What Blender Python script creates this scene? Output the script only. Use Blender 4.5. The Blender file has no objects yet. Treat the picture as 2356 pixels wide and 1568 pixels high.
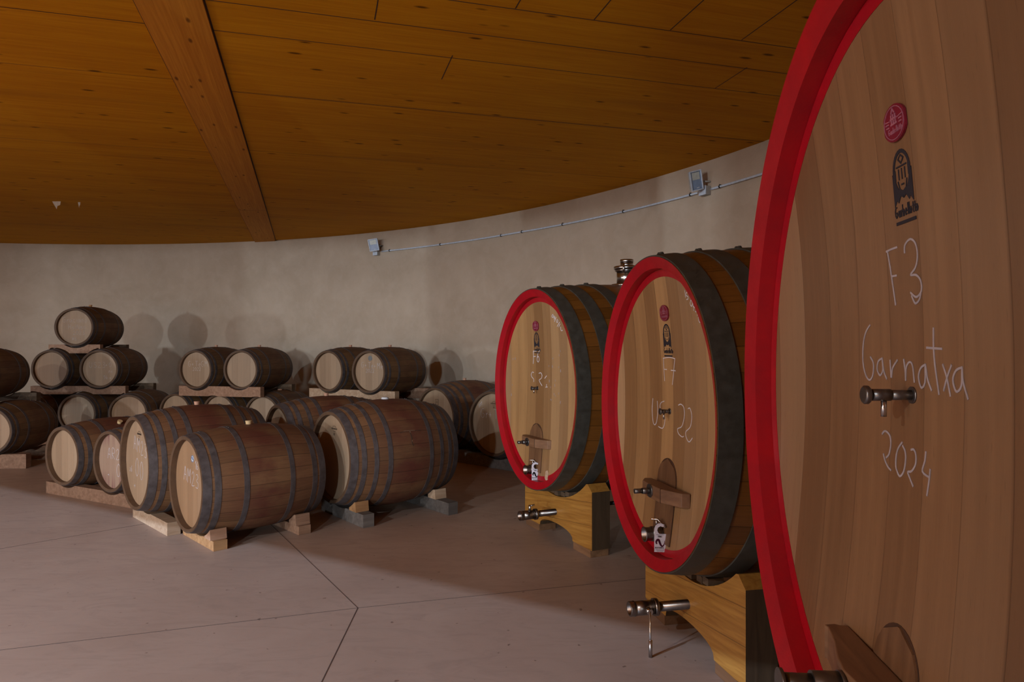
import bpy, bmesh, math, random
from math import sin, cos, pi, radians, sqrt
from mathutils import Vector, Matrix

SC = bpy.context.scene
COL = SC.collection

# ---------------------------------------------------------------- camera
CAMZ = 1.5
cam_d = bpy.data.cameras.new('camera')
cam_d.sensor_width = 36.0
cam_d.lens = 24.0
cam_d.shift_y = 11.0 / 2356.0
cam_d.clip_start = 0.02
cam = bpy.data.objects.new('camera', cam_d)
COL.objects.link(cam)
cam.location = (0, 0, CAMZ)
cam.rotation_euler = (pi / 2, 0, 0)
SC.camera = cam

# ---------------------------------------------------------------- view / world
SC.view_settings.view_transform = 'Standard'
SC.view_settings.look = 'None'
SC.view_settings.gamma = 1.0
SC.view_settings.exposure = -0.38
SC.view_settings.use_curve_mapping = False

w = bpy.data.worlds.new('world')
SC.world = w
w.use_nodes = True
bg = w.node_tree.nodes['Background']
bg.inputs[0].default_value = (1.0, 0.5, 0.2, 1)
bg.inputs[1].default_value = 0.016

# ---------------------------------------------------------------- lights (tall narrow windows behind the camera, added shaping lights and warm fill)
def area(name, loc, target, sx, sy, energy, color):
    d = bpy.data.lights.new(name, 'AREA')
    d.shape = 'RECTANGLE'; d.size = sx; d.size_y = sy
    d.energy = energy; d.color = color
    o = bpy.data.objects.new(name, d)
    COL.objects.link(o)
    o.location = loc
    o.rotation_euler = (Vector(target) - Vector(loc)).to_track_quat('-Z', 'Y').to_euler()
    return o

COOL = (0.76, 0.90, 1.0)
area('window_light', (-2.6, -8.0, 2.05), (-5.0, 9.0, 1.3), 0.20, 0.45, 560, COOL)
area('window_light', (-9.6, -9.2, 2.05), (-4.0, 9.0, 1.3), 0.20, 0.45, 840, COOL)
area('window_light', (-13.6, -7.8, 2.05), (-2.0, 8.0, 1.3), 0.24, 0.5, 190, COOL)
area('window_light', (-18.2, -3.0, 2.15), (0.0, 4.0, 1.3), 0.36, 0.6, 440, COOL)
# added light cut by two added hanging panels to shape the bright wall strip
area('wall_strip_fill', (-4.9, -1.9, 3.45), (-3.3, 10.0, 2.4), 0.09, 0.05, 230, COOL)
# added light cut by the added beam to shape the bright floor in front
area('floor_patch_fill', (-7.79, -3.28, 3.38), (-7.79 + 5.1, -3.28 + 8.6, 0.6), 0.05, 0.01, 1550, (0.56, 0.74, 1.0))
# added warm fill standing in for bounce off the wooden ceiling
area('warm_bounce_fill', (-6.5, -2.2, 0.8), (-3.5, 7.0, 3.4), 5.0, 1.2, 112, (1.0, 0.43, 0.07))
area('warm_bounce_fill', (-8.0, -0.5, 2.4), (-2.0, 5.0, 1.0), 4.0, 1.6, 72, (1.0, 0.42, 0.06))

# ---------------------------------------------------------------- helpers
def tag(o, label=None, cat=None, group=None, kind=None):
    if label: o['label'] = label
    if cat: o['category'] = cat
    if group: o['group'] = group
    if kind: o['kind'] = kind
    return o

def obj(name, me, mat=None, parent=None, smooth=False, loc=None):
    o = bpy.data.objects.new(name, me)
    COL.objects.link(o)
    if mat and not me.materials:
        me.materials.append(mat)
    if parent: o.parent = parent
    if loc: o.location = loc
    if smooth:
        for p in me.polygons: p.use_smooth = True
    return o

def empty(name, loc=(0, 0, 0), rz=0.0):
    o = bpy.data.objects.new(name, None)
    COL.objects.link(o)
    o.empty_display_size = 0.1
    o.location = loc
    o.rotation_euler = (0, 0, rz)
    return o

class MB:
    def __init__(self): self.v = []; self.f = []; self.sm = []; self.uv = []
    def add(self, vs, fs, smooth=False, uvs=None):
        n = len(self.v)
        self.v += [tuple(p) for p in vs]
        for i, f in enumerate(fs):
            self.f.append([k + n for k in f]); self.sm.append(smooth)
            self.uv.append(uvs[i] if uvs else None)
    def box(self, c, s, M=None):
        x, y, z = s[0] / 2, s[1] / 2, s[2] / 2
        vs = [Vector((c[0] + a * x, c[1] + b * y, c[2] + d * z)) for a in (-1, 1) for b in (-1, 1) for d in (-1, 1)]
        if M: vs = [M @ p for p in vs]
        self.add(vs, [(0, 1, 3, 2), (4, 6, 7, 5), (0, 4, 5, 1), (2, 3, 7, 6), (0, 2, 6, 4), (1, 5, 7, 3)])
    def tube(self, pts, r, n=12, cap=True, radii=None):
        P = [Vector(p) for p in pts]
        rings = []
        for i, p in enumerate(P):
            d = (P[min(i + 1, len(P) - 1)] - P[max(i - 1, 0)]).normalized()
            up = Vector((0, 0, 1)) if abs(d.z) < .95 else Vector((1, 0, 0))
            a = d.cross(up).normalized(); b = a.cross(d)
            rr = radii[i] if radii else r
            rings.append([p + (a * cos(2 * pi * k / n) + b * sin(2 * pi * k / n)) * rr for k in range(n)])
        vs = [q for rg in rings for q in rg]
        fs = [(i * n + k, (i + 1) * n + k, (i + 1) * n + (k + 1) % n, i * n + (k + 1) % n) for i in range(len(P) - 1) for k in range(n)]
        self.add(vs, fs, True)
        if cap:
            m = len(P) - 1
            self.add(rings[0], [tuple(range(n))]); self.add(rings[m], [tuple(reversed(range(n)))])
    def prism(self, poly, axis, t0, t1):
        """poly: 2D list; axis 'x': (u,v)->(t,u,v); 'z': (u,v)->(u,v,t); 'y': (u,v)->(u,t,v)"""
        def m(p, t):
            return {'x': (t, p[0], p[1]), 'y': (p[0], t, p[1]), 'z': (p[0], p[1], t)}[axis]
        n = len(poly)
        vs = [m(p, t0) for p in poly] + [m(p, t1) for p in poly]
        fs = [tuple(range(n)), tuple(reversed(range(n, 2 * n)))] + [(i, i + n, (i + 1) % n + n, (i + 1) % n) for i in range(n)]
        self.add(vs, fs)
    def mesh(self, name):
        me = bpy.data.meshes.new(name)
        me.from_pydata(self.v, [], self.f)
        for p, s in zip(me.polygons, self.sm): p.use_smooth = s
        if any(u for u in self.uv):
            lay = me.uv_layers.new(name='UVMap')
            for p, u in zip(me.polygons, self.uv):
                if u:
                    for k, li in enumerate(p.loop_indices): lay.data[li].uv = u[k]
        return me
    def build(self, name, mat=None, parent=None, loc=None, fix=True, bevel=0):
        me = self.mesh(name)
        if fix:
            bm = bmesh.new(); bm.from_mesh(me)
            bmesh.ops.remove_doubles(bm, verts=bm.verts, dist=1e-6)
            bmesh.ops.recalc_face_normals(bm, faces=bm.faces)
            bm.to_mesh(me); bm.free()
        o = obj(name, me, mat, parent, loc=loc)
        if bevel:
            b = o.modifiers.new('bevel', 'BEVEL'); b.width = bevel; b.segments = 2; b.limit_method = 'ANGLE'
        return o

# ---------------------------------------------------------------- material helpers
class NT:
    def __init__(self, name):
        self.m = bpy.data.materials.new(name); self.m.use_nodes = True
        self.t = self.m.node_tree; self.b = self.t.nodes['Principled BSDF']
    def n(self, typ, **kw):
        nd = self.t.nodes.new(typ)
        for k, v in kw.items():
            if k.startswith('_'): setattr(nd, k[1:], v)
        return nd
    def link(self, a, b): self.t.links.new(a, b)
    def val(self, x, sock):
        if hasattr(x, 'is_linked') or isinstance(x, bpy.types.NodeSocket): self.link(x, sock)
        else: sock.default_value = x
    def coord(self, kind='Object'):
        return self.n('ShaderNodeTexCoord').outputs[kind]
    def mapping(self, src, scale=(1, 1, 1), rot=(0, 0, 0), loc=(0, 0, 0)):
        m = self.n('ShaderNodeMapping')
        self.link(src, m.inputs['Vector'])
        m.inputs['Scale'].default_value = scale; m.inputs['Rotation'].default_value = rot; m.inputs['Location'].default_value = loc
        return m.outputs[0]
    def noise(self, vec, scale, detail=3, rough=.5, dist=0):
        n = self.n('ShaderNodeTexNoise'); self.link(vec, n.inputs['Vector'])
        n.inputs['Scale'].default_value = scale; n.inputs['Detail'].default_value = detail
        n.inputs['Roughness'].default_value = rough; n.inputs['Distortion'].default_value = dist
        return n.outputs['Fac']
    def math(self, op, a, b=0.0, c=0.0, clamp=False):
        n = self.n('ShaderNodeMath'); n.operation = op; n.use_clamp = clamp
        self.val(a, n.inputs[0]); self.val(b, n.inputs[1])
        if op in ('MULTIPLY_ADD', 'SMOOTH_MIN', 'COMPARE'): self.val(c, n.inputs[2])
        return n.outputs[0]
    def rng(self, x, a, b, c=0.0, d=1.0):
        n = self.n('ShaderNodeMapRange'); self.link(x, n.inputs[0])
        for i, v in enumerate((a, b, c, d)): n.inputs[i + 1].default_value = v
        return n.outputs[0]
    def mix(self, f, a, b, mode='MIX'):
        n = self.n('ShaderNodeMix'); n.data_type = 'RGBA'; n.blend_type = mode
        self.val(f, n.inputs[0])
        for x, s in ((a, n.inputs[6]), (b, n.inputs[7])):
            if isinstance(x, tuple): s.default_value = x if len(x) == 4 else x + (1,)
            else: self.link(x, s)
        return n.outputs[2]
    def sep(self, v):
        n = self.n('ShaderNodeSeparateXYZ'); self.link(v, n.inputs[0]); return n.outputs
    def comb(self, x, y, z):
        n = self.n('ShaderNodeCombineXYZ')
        for a, s in zip((x, y, z), n.inputs): self.val(a, s)
        return n.outputs[0]
    def white(self, x):
        n = self.n('ShaderNodeTexWhiteNoise'); n.noise_dimensions = '1D'; self.link(x, n.inputs['W']); return n.outputs['Value']
    def bump(self, h, strength=.3, dist=.01):
        n = self.n('ShaderNodeBump'); n.inputs['Strength'].default_value = strength; n.inputs['Distance'].default_value = dist
        self.link(h, n.inputs['Height']); self.link(n.outputs[0], self.b.inputs['Normal'])
    def out(self, col=None, rough=None, metal=None, spec=None):
        if col is not None:
            if isinstance(col, tuple): self.b.inputs['Base Color'].default_value = col + (1,) if len(col) == 3 else col
            else: self.link(col, self.b.inputs['Base Color'])
        if rough is not None: self.val(rough, self.b.inputs['Roughness'])
        if metal is not None: self.b.inputs['Metallic'].default_value = metal
        if spec is not None: self.b.inputs['Specular IOR Level'].default_value = spec
        return self.m

def plain(name, col, rough=.5, metal=0.0, spec=.5):
    N = NT(name)
    c = N.coord()
    f = N.noise(c, 30, 2)
    k = N.rng(f, .3, .7, .88, 1.1)
    mc = N.mix(1.0, tuple(col), N.comb(k, k, k), 'MULTIPLY')
    return N.out(mc, rough, metal, spec)

def mat_staves(name, base, dark, stain, count, stain_amt=.5, rough=.62):
    """UV.x around the barrel 0..1, UV.y along it in metres from the middle"""
    N = NT(name)
    uv = N.coord('UV'); s = N.sep(uv)
    rnd = N.n('ShaderNodeObjectInfo').outputs['Random']
    a = N.math('MULTIPLY', s[0], float(count))
    idx = N.math('FLOOR', a); fr = N.math('FRACT', a)
    r1 = N.white(N.math('ADD', idx, N.math('MULTIPLY', rnd, 91.0)))
    grain = N.noise(N.comb(N.math('MULTIPLY', a, 3.5), N.math('MULTIPLY', s[1], 2.0), N.math('MULTIPLY', r1, 40.0)), 3.0, 5, .62)
    fine = N.noise(N.comb(N.math('MULTIPLY', a, 16.0), N.math('MULTIPLY', s[1], 7.0), r1), 2.0, 3)
    t = N.math('ADD', N.math('MULTIPLY', grain, .65), N.math('MULTIPLY', r1, .4))
    col = N.mix(N.rng(t, .25, .85), base, dark)
    # wine stain round the middle and blotches
    ay = N.math('ABSOLUTE', s[1])
    blot = N.noise(N.comb(N.math('MULTIPLY', s[0], 6.0), N.math('MULTIPLY', s[1], 1.6), N.math('MULTIPLY', rnd, 9.0)), 2.6, 4)
    st = N.math('MULTIPLY', N.rng(ay, .02, .40, 1.0, 0.0), N.rng(blot, .36, .58, 0.0, 1.0))
    col = N.mix(N.math('MULTIPLY', st, stain_amt), col, stain)
    scr = N.rng(fine, .66, .72, 0.0, .55)
    col = N.mix(scr, col, tuple(x * .35 for x in dark))
    e = N.math('MINIMUM', fr, N.math('SUBTRACT', 1.0, fr))
    seam = N.rng(e, .0, .035, 1.0, 0.0)
    col = N.mix(N.math('MULTIPLY', seam, .7), col, tuple(x * .25 for x in dark))
    N.bump(N.math('SUBTRACT', fine, seam), .25, .004)
    return N.out(col, N.rng(grain, .3, .7, rough - .08, rough + .1), 0, .35)

def mat_head(name, base, dark, pale, width, contrast=.6, rough=.5, stain=None, radius=.3, grainy=1.0, dark_side=False):
    """boards run along local Z, stacked along local Y, local origin at the bottom of the barrel"""
    N = NT(name)
    c = N.coord(); s = N.sep(c)
    rnd = N.n('ShaderNodeObjectInfo').outputs['Random']
    wob = N.math('MULTIPLY', N.noise(N.comb(s[1], N.math('MULTIPLY', s[2], .3), rnd), 2.0, 2), width * .6)
    a = N.math('DIVIDE', N.math('ADD', s[1], wob), width)
    idx = N.math('FLOOR', a); fr = N.math('FRACT', a)
    r1 = N.white(N.math('ADD', idx, N.math('MULTIPLY', rnd, 77.0)))
    r2 = N.white(N.math('ADD', N.math('MULTIPLY', idx, 3.1), 5.0))
    grain = N.noise(N.comb(N.math('MULTIPLY', s[1], 26.0 * grainy), N.math('MULTIPLY', s[2], 1.1), N.math('MULTIPLY', r1, 30.0)), 1.4, 5, .6, .4)
    broad = N.noise(N.comb(N.math('MULTIPLY', s[1], 6.0), N.math('MULTIPLY', s[2], .6), 2.0), 1.6, 2)
    t = N.math('ADD', N.math('MULTIPLY', grain, .55), N.math('MULTIPLY', r1, .45 * contrast / .6))
    col = N.mix(N.rng(t, .22, .82), base, dark)
    col = N.mix(N.math('MULTIPLY', N.rng(r2, .55, .95), .6), col, pale)
    col = N.mix(N.rng(broad, .52, .72, 0.0, .35), col, dark)
    spk = N.noise(N.comb(N.math('MULTIPLY', s[1], 90.0), N.math('MULTIPLY', s[2], 14.0), 0.0), 1.5, 2)
    col = N.mix(N.rng(spk, .64, .76, 0.0, .35), col, tuple(x * .45 for x in dark))
    if dark_side:      # browner old boards on one side of the head
        col = N.mix(N.rng(N.math('ADD', s[1], wob), -.32, -.31, .62, 0.0), col, (.085, .038, .018))
    e = N.math('MINIMUM', fr, N.math('SUBTRACT', 1.0, fr))
    seam = N.rng(e, .0, .014 / width * .14, 1.0, 0.0)
    col = N.mix(N.math('MULTIPLY', seam, .55), col, tuple(x * .3 for x in dark))
    if stain:
        zz = N.math('SUBTRACT', s[2], radius * 1.22)
        az = N.math('ABSOLUTE', zz)
        stripe = N.noise(N.comb(N.math('MULTIPLY', s[1], 24.0), N.math('MULTIPLY', s[2], .8), 1.0), 1.0, 2)
        k = N.math('MULTIPLY', N.rng(az, radius * .35, radius * .95, 0.0, 1.0), N.rng(stripe, .45, .6, 0.0, 1.0))
        col = N.mix(N.math('MULTIPLY', k, .8), col, stain)
    N.bump(N.math('SUBTRACT', grain, seam), .12, .003)
    return N.out(col, rough, 0, .4)

def mat_hoop(name, a, b, rough=.55, metal=.25):
    N = NT(name)
    c = N.coord()
    f = N.noise(c, 18, 5, .65); g = N.noise(c, 130, 3, .6)
    col = N.mix(N.rng(f, .35, .68), a, b)
    col = N.mix(N.rng(g, .62, .74, 0, .6), col, tuple(x * .4 for x in a))
    N.bump(g, .12, .002)
    return N.out(col, N.rng(f, .3, .7, rough - .1, rough + .12), metal, .4)

def mat_timber(name, base, dark, axis=1, rough=.7, checks=True):
    N = NT(name)
    c = N.coord(); s = N.sep(c)
    rnd = N.n('ShaderNodeObjectInfo').outputs['Random']
    sc = [9.0, 9.0, 9.0]; sc[axis] = .8
    v = N.comb(N.math('MULTIPLY', s[0], sc[0]), N.math('MULTIPLY', s[1], sc[1]), N.math('MULTIPLY_ADD', s[2], sc[2], N.math('MULTIPLY', rnd, 50.0)))
    g = N.noise(v, 3.0, 5, .6, .6)
    b = N.noise(v, .8, 2)
    col = N.mix(N.rng(g, .3, .7), base, dark)
    col = N.mix(N.rng(b, .5, .75, 0, .5), col, dark)
    hs = N.rng(rnd, 0, 1, .8, 1.2)
    col = N.mix(1.0, col, N.comb(hs, hs, hs), 'MULTIPLY')
    N.bump(g, .2, .004)
    return N.out(col, rough, 0, .3)

# ---------------------------------------------------------------- materials
M = {}
M['staves'] = mat_staves('barrel_oak_staves', (.215, .108, .05), (.10, .047, .022), (.095, .022, .016), 26, .8)
M['staves_far'] = mat_staves('barrel_oak_staves_far_light', (.185, .098, .04), (.085, .042, .018), (.085, .024, .014), 26, .5)  # far copy: greener-brown tone of its lighting put into the oak colour
M['head'] = mat_head('barrel_oak_head', (.385, .26, .165), (.26, .168, .102), (.46, .35, .25), .105, .45, .55)
M['head_warm'] = mat_head('barrel_oak_head_warm', (.37, .225, .125), (.25, .145, .078), (.44, .31, .205), .105, .5, .5)
M['head_stained'] = mat_head('wine_stained_head', (.37, .25, .18), (.29, .185, .13), (.42, .31, .24), .105, .4, .55, (.16, .03, .05), .29)
M['hoop'] = mat_hoop('galvanised_hoop', (.070, .057, .057), (.115, .098, .100))
M['rivet'] = plain('hoop_rivet', (.03, .026, .026), .5, .5)
M['bung'] = plain('pale_bung', (.62, .45, .24), .5)
M['bung_wood'] = plain('pinkish_bung', (.50, .27, .18), .6)
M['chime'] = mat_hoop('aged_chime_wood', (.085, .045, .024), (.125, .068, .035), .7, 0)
M['chalk'] = plain('chalk', (.58, .53, .55), .9, 0, .1)
M['chalk_soft'] = plain('soft_chalk', (.34, .29, .30), .9, 0, .1)
M['chalk_faint'] = plain('faint_chalk', (.62, .55, .52), .9, 0, .1)
M['ink'] = plain('stamp_ink', (.025, .022, .028), .7, 0, .2)
M['ink_brown'] = plain('brand_burn', (.07, .045, .03), .8, 0, .2)
M['blue_sticker'] = plain('blue_sticker', (.10, .20, .45), .5)
M['white_sticker'] = plain('white_sticker', (.62, .64, .68), .5)
M['timber'] = mat_timber('rough_timber', (.36, .21, .135), (.21, .11, .065))
M['timber_pale'] = mat_timber('pale_timber', (.50, .36, .25), (.32, .20, .12))
M['timber_orange'] = mat_timber('orange_pine_timber', (.48, .26, .115), (.28, .135, .055))
M['timber_grey'] = mat_timber('weathered_grey_timber', (.16, .135, .12), (.09, .072, .063))
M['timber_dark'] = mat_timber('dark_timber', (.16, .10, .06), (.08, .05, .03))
M['cask_staves'] = mat_staves('cask_varnished_staves', (.19, .070, .013), (.095, .034, .006), (.06, .018, .006), 44, .15, .34)
M['cask_hoop'] = mat_hoop('cask_hoop_steel', (.042, .037, .029), (.062, .057, .047), .5, .1)
M['cask_head'] = mat_head('cask_oak_head', (.41, .235, .098), (.22, .112, .044), (.45, .30, .17), .135, .9, .36)
M['cask_head_big'] = mat_head('large_cask_head', (.31, .165, .078), (.165, .082, .038), (.33, .205, .115), .16, .95, .33, dark_side=True)
M['steel'] = plain('stainless_steel', (.50, .48, .47), .24, 1.0)
M['steel_pipe'] = plain('satin_steel_pipe', (.24, .215, .20), .3, 1.0)
M['steel_dull'] = plain('dull_steel', (.16, .15, .145), .34, .9)
M['black'] = plain('black_rubber', (.012, .012, .012), .5)
M['plastic'] = plain('grey_plastic', (.50, .56, .66), .45)
M['plastic_dark'] = plain('blue_grey_panel', (.20, .27, .40), .35)
M['led'] = plain('pale_led_panel', (.47, .50, .47), .4)
M['wall_grey'] = plain('warm_grey_plastic', (.33, .31, .29), .55)
M['card'] = plain('white_card', (.55, .52, .60), .6)
M['crimson'] = plain('crimson_plaque', (.17, .006, .022), .35)
M['plum'] = plain('plum_print', (.10, .004, .035), .6)
M['pink_line'] = plain('plaque_relief', (.30, .10, .14), .45)
M['door_wood'] = mat_timber('manway_board', (.19, .095, .045), (.105, .05, .024), 2, .45)
M['bar_wood'] = mat_timber('dark_oak_bar', (.21, .108, .054), (.125, .06, .03), 1, .45)

def mat_red():
    N = NT('red_lacquer_paint')
    c = N.coord(); f = N.noise(c, 9, 4, .6); g = N.noise(c, 160, 2)
    col = N.mix(N.rng(f, .35, .7), (.36, .003, .010), (.29, .002, .009))
    chip = N.noise(c, 34, 3, .7)
    col = N.mix(N.rng(chip, .755, .77), col, (.16, .06, .03))
    N.bump(g, .22, .0016)
    return N.out(col, N.rng(f, .3, .7, .30, .42), 0, .45)
M['red'] = mat_red()

def mat_cradle():
    N = NT('varnished_pine_cradle')
    c = N.coord(); s = N.sep(c)
    z = N.math('ADD', s[2], N.math('MULTIPLY', s[1], .12))
    a = N.math('DIVIDE', z, .165); fr = N.math('FRACT', a); r = N.white(N.math('FLOOR', a))
    g = N.noise(N.comb(N.math('MULTIPLY', s[0], 14), N.math('MULTIPLY', s[1], 1.6), N.math('MULTIPLY_ADD', z, 26.0, N.math('MULTIPLY', r, 9))), 1.5, 5, .6, 1.2)
    col = N.mix(N.rng(g, .3, .72), (.40, .195, .040), (.25, .10, .017))
    kn = N.n('ShaderNodeTexVoronoi'); N.link(N.comb(s[0], N.math('MULTIPLY', s[1], 3.0), N.math('MULTIPLY', s[2], 6.0)), kn.inputs['Vector']); kn.inputs['Scale'].default_value = 1.5
    col = N.mix(N.rng(kn.outputs['Distance'], .05, .11, .75, 0), col, (.13, .05, .015))
    e = N.math('MINIMUM', fr, N.math('SUBTRACT', 1.0, fr))
    col = N.mix(N.rng(e, .0, .018, .75, 0), col, (.06, .025, .01))
    return N.out(col, .36, 0, .45)
M['cradle'] = mat_cradle()
M['cradle_end'] = mat_timber('cradle_end_grain', (.060, .036, .019), (.038, .022, .011), 2, .6)

# ---------------------------------------------------------------- room shell
RC = (-8.0, 2.1); RR = 11.45
CEIL = 3.51

def mat_plaster():
    N = NT('lime_plaster')
    c = N.coord()
    f = N.noise(c, 1.6, 6, .62, .6); g = N.noise(c, 5.5, 5, .62, .5); h = N.noise(c, 60, 3)
    col = N.mix(N.rng(f, .3, .7), (.60, .485, .38), (.50, .395, .30))
    col = N.mix(N.rng(g, .45, .75, 0, .35), col, (.66, .56, .47))
    N.bump(N.math('ADD', g, N.math('MULTIPLY', h, .2)), .22, .010)
    return N.out(col, .85, 0, .2)
M['plaster'] = mat_plaster()

def mat_floor():
    N = NT('polished_concrete')
    c = N.coord()
    f = N.noise(c, .9, 5, .6, .4)
    g = N.noise(N.mapping(c, (1.1, 3.2, 1), (0, 0, radians(18))), 2.4, 6, .7, 1.6)
    h = N.noise(c, 55, 3)
    col = N.mix(N.rng(f, .3, .7), (.40, .285, .225), (.335, .228, .175))
    col = N.mix(N.rng(g, .5, .72, 0, .5), col, (.27, .19, .15))
    sp = N.noise(c, 22, 2, .4)
    col = N.mix(N.rng(sp, .735, .75, 0, .8), col, (.14, .08, .06))
    return N.out(col, N.rng(g, .3, .7, .42, .55), 0, .4)
M['floor'] = mat_floor()

CU = radians(74.2)                        # direction of the ceiling boards
UD = (sin(CU), cos(CU)); VD = (-cos(CU), sin(CU))   # board direction, across

def mat_ceiling():
    N = NT('pine_ceiling_boards')
    c = N.mapping(N.coord(), rot=(0, 0, -(pi / 2 - CU)))
    s = N.sep(c)
    bw = .17
    a = N.math('DIVIDE', s[1], bw); idx = N.math('FLOOR', a)
    r = N.white(idx)
    g = N.noise(N.comb(N.math('MULTIPLY', s[0], .55), N.math('MULTIPLY', s[1], 9.0), r), 2.6, 6, .65, .5)
    fine = N.noise(N.comb(N.math('MULTIPLY', s[0], 3.0), N.math('MULTIPLY', s[1], 70.0), r), 1.0, 3)
    col = N.mix(N.rng(g, .3, .7), (.60, .27, .008), (.47, .18, .004))
    col = N.mix(N.rng(r, 0, 1, 0, .30), col, (.40, .145, .003))
    col = N.mix(N.rng(fine, .55, .75, 0, .35), col, (.33, .12, .008))
    lo = N.noise(N.comb(N.math('MULTIPLY', s[0], .35), N.math('MULTIPLY', s[1], 3.4), 4.0), 1.0, 2)
    col = N.mix(N.rng(lo, .58, .70, 0, .35), col, (.30, .115, .01))
    kn = N.n('ShaderNodeTexVoronoi')
    N.link(N.comb(N.math('MULTIPLY', s[0], 1.5), N.math('MULTIPLY', s[1], 4.6), 0.0), kn.inputs['Vector'])
    kn.inputs['Scale'].default_value = 1.7; kn.inputs['Randomness'].default_value = 1
    pick = N.sep(kn.outputs['Color'])[0]
    k = N.math('MULTIPLY', N.rng(kn.outputs['Distance'], .07, .15, 1, 0), N.rng(pick, .28, .32, 0, 1))
    col = N.mix(N.math('MULTIPLY', k, .85), col, (.055, .016, .002))
    e = N.math('FRACT', a); e = N.math('MINIMUM', e, N.math('SUBTRACT', 1.0, e))
    col = N.mix(N.rng(e, 0, .012, .22, 0), col, (.12, .04, .01))
    return N.out(col, .75, 0, .08)
M['ceiling'] = mat_ceiling()
def mat_beam():
    N = NT('laminated_beam')
    c = N.coord(); s = N.sep(c)
    lam = N.math('FLOOR', N.math('DIVIDE', s[0], .052)); r = N.white(lam)
    g = N.noise(N.comb(N.math('MULTIPLY', s[0], 60.0), N.math('MULTIPLY', s[1], 1.6), r), 1.0, 5, .6)
    col = N.mix(N.rng(g, .3, .7), (.60, .26, .030), (.44, .165, .016))
    col = N.mix(N.math('MULTIPLY', r, .35), col, (.36, .12, .012))
    kn = N.n('ShaderNodeTexVoronoi'); N.link(N.comb(N.math('MULTIPLY', s[0], 9.0), N.math('MULTIPLY', s[1], 3.0), 0.0), kn.inputs['Vector']); kn.inputs['Scale'].default_value = 1.4
    k = N.math('MULTIPLY', N.rng(kn.outputs['Distance'], .09, .20, 1, 0), N.rng(N.sep(kn.outputs['Color'])[0], .45, .5, 0, 1))
    col = N.mix(N.math('MULTIPLY', k, .75), col, (.08, .022, .004))
    return N.out(col, .7, 0, .1)
M['ceiling_beam'] = mat_beam()
M['plaster_flake'] = plain('loose_paint', (.42, .36, .30), .8)
M['joint'] = plain('dark_joint', (.05, .018, .006), .8)
M['floor_joint'] = plain('floor_saw_cut', (.075, .045, .035), .9)

def P2(x, y, z):                          # a photo point on a horizontal plane at height z -> world xy (measuring helper)
    d = 1570.67 * (CAMZ - z) / (y - 795.0)
    return Vector(((x - 1178.0) / 1570.67 * d, d))

mb = MB()
n = 96
mb.add([(RC[0] + (RR + .25) * cos(2 * pi * k / n), RC[1] + (RR + .25) * sin(2 * pi * k / n), 0) for k in range(n)] +
       [(RC[0] + (RR + .25) * cos(2 * pi * k / n), RC[1] + (RR + .25) * sin(2 * pi * k / n), -.2) for k in range(n)],
       [tuple(range(n)), tuple(reversed(range(n, 2 * n)))] + [(k, k + n, (k + 1) % n + n, (k + 1) % n) for k in range(n)])
floor = tag(mb.build('floor', M['floor']), kind='structure')
def strip(mb, a, b, wd, z, th=.0008):
    a = Vector(a); b = Vector(b); d = (b - a).normalized(); nn = Vector((-d.y, d.x)) * wd / 2
    mb.add([(*(a - nn), z), (*(b - nn), z), (*(b + nn), z), (*(a + nn), z), (*(a - nn), z + th), (*(b - nn), z + th), (*(b + nn), z + th), (*(a + nn), z + th)],
           [(0, 3, 2, 1), (4, 5, 6, 7), (0, 1, 5, 4), (1, 2, 6, 5), (2, 3, 7, 6), (3, 0, 4, 7)])
for a, b, wd in [((823, 1398), (740, 1568), .0045), ((823, 1398), (625, 1208), .0035), ((0, 1495), (823, 1398), .0035), ((823, 1398), (940, 1386), .003), ((0, 1262), (352, 1201), .004)]:
    mb = MB()
    pa, pb = P2(*a, 0), P2(*b, 0)
    d = (pb - pa)
    if b == (740, 1568): pb = pa + d * 2.5
    if b == (625, 1208): pb = pa + d * 1.6
    if a == (0, 1495): pa = pa - d * .8
    if b == (940, 1386): pb = pa + d * 8
    if a == (0, 1262): pa = pa - d * 1.2; pb = pb + d * .4
    strip(mb, pa, pb, wd, .0004)
    mb.build('saw_cut_joint', M['floor_joint'], floor)

mb = MB()
n = 96
mb.add([(RC[0] + (RR + .25) * cos(2 * pi * k / n), RC[1] + (RR + .25) * sin(2 * pi * k / n), CEIL) for k in range(n)] +
       [(RC[0] + (RR + .25) * cos(2 * pi * k / n), RC[1] + (RR + .25) * sin(2 * pi * k / n), CEIL + .2) for k in range(n)],
       [tuple(reversed(range(n))), tuple(range(n, 2 * n))] + [(k, (k + 1) % n, (k + 1) % n + n, k + n) for k in range(n)])
ceiling = tag(mb.build('ceiling', M['ceiling']), kind='structure')

def cstrip(mb, a, b, wd=.007):
    strip(mb, a, b, wd, CEIL - .0012)
B0 = P2(310, 0, CEIL); B1 = P2(467, 0, CEIL)          # ceiling beam edges
BD = Vector((-.2874, .9578))
def on_beam(px, py, side):                # distance along board direction to the beam edge
    p = P2(px, py, CEIL); e = (B1 if side > 0 else B0)
    # intersect p + t*UD with e + s*BD
    u = Vector(UD); det = u.x * -BD.y + BD.x * u.y
    r = e - p; t = (r.x * -BD.y + BD.x * r.y) / det
    return p + u * t
for px, py, side, ln in [(1100, 79, 1, 7), (1100, 140, 1, 7), (1100, 264, 1, 6), (1100, 384, 1, 5.5), (600, 215, 1, 5), (1100, 9, 1, 7), (170, 35, -1, -6), (170, 160, -1, -6), (200, 330, -1, -6)]:
    mb = MB(); a = on_beam(px, py, side); u = Vector(UD)
    cstrip(mb, a, a + u * ln, .007 if py not in (384, 215, 330, 160) else .003)
    mb.build('board_joint', M['joint'], ceiling)
u = Vector(UD); v = Vector(VD)
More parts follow.
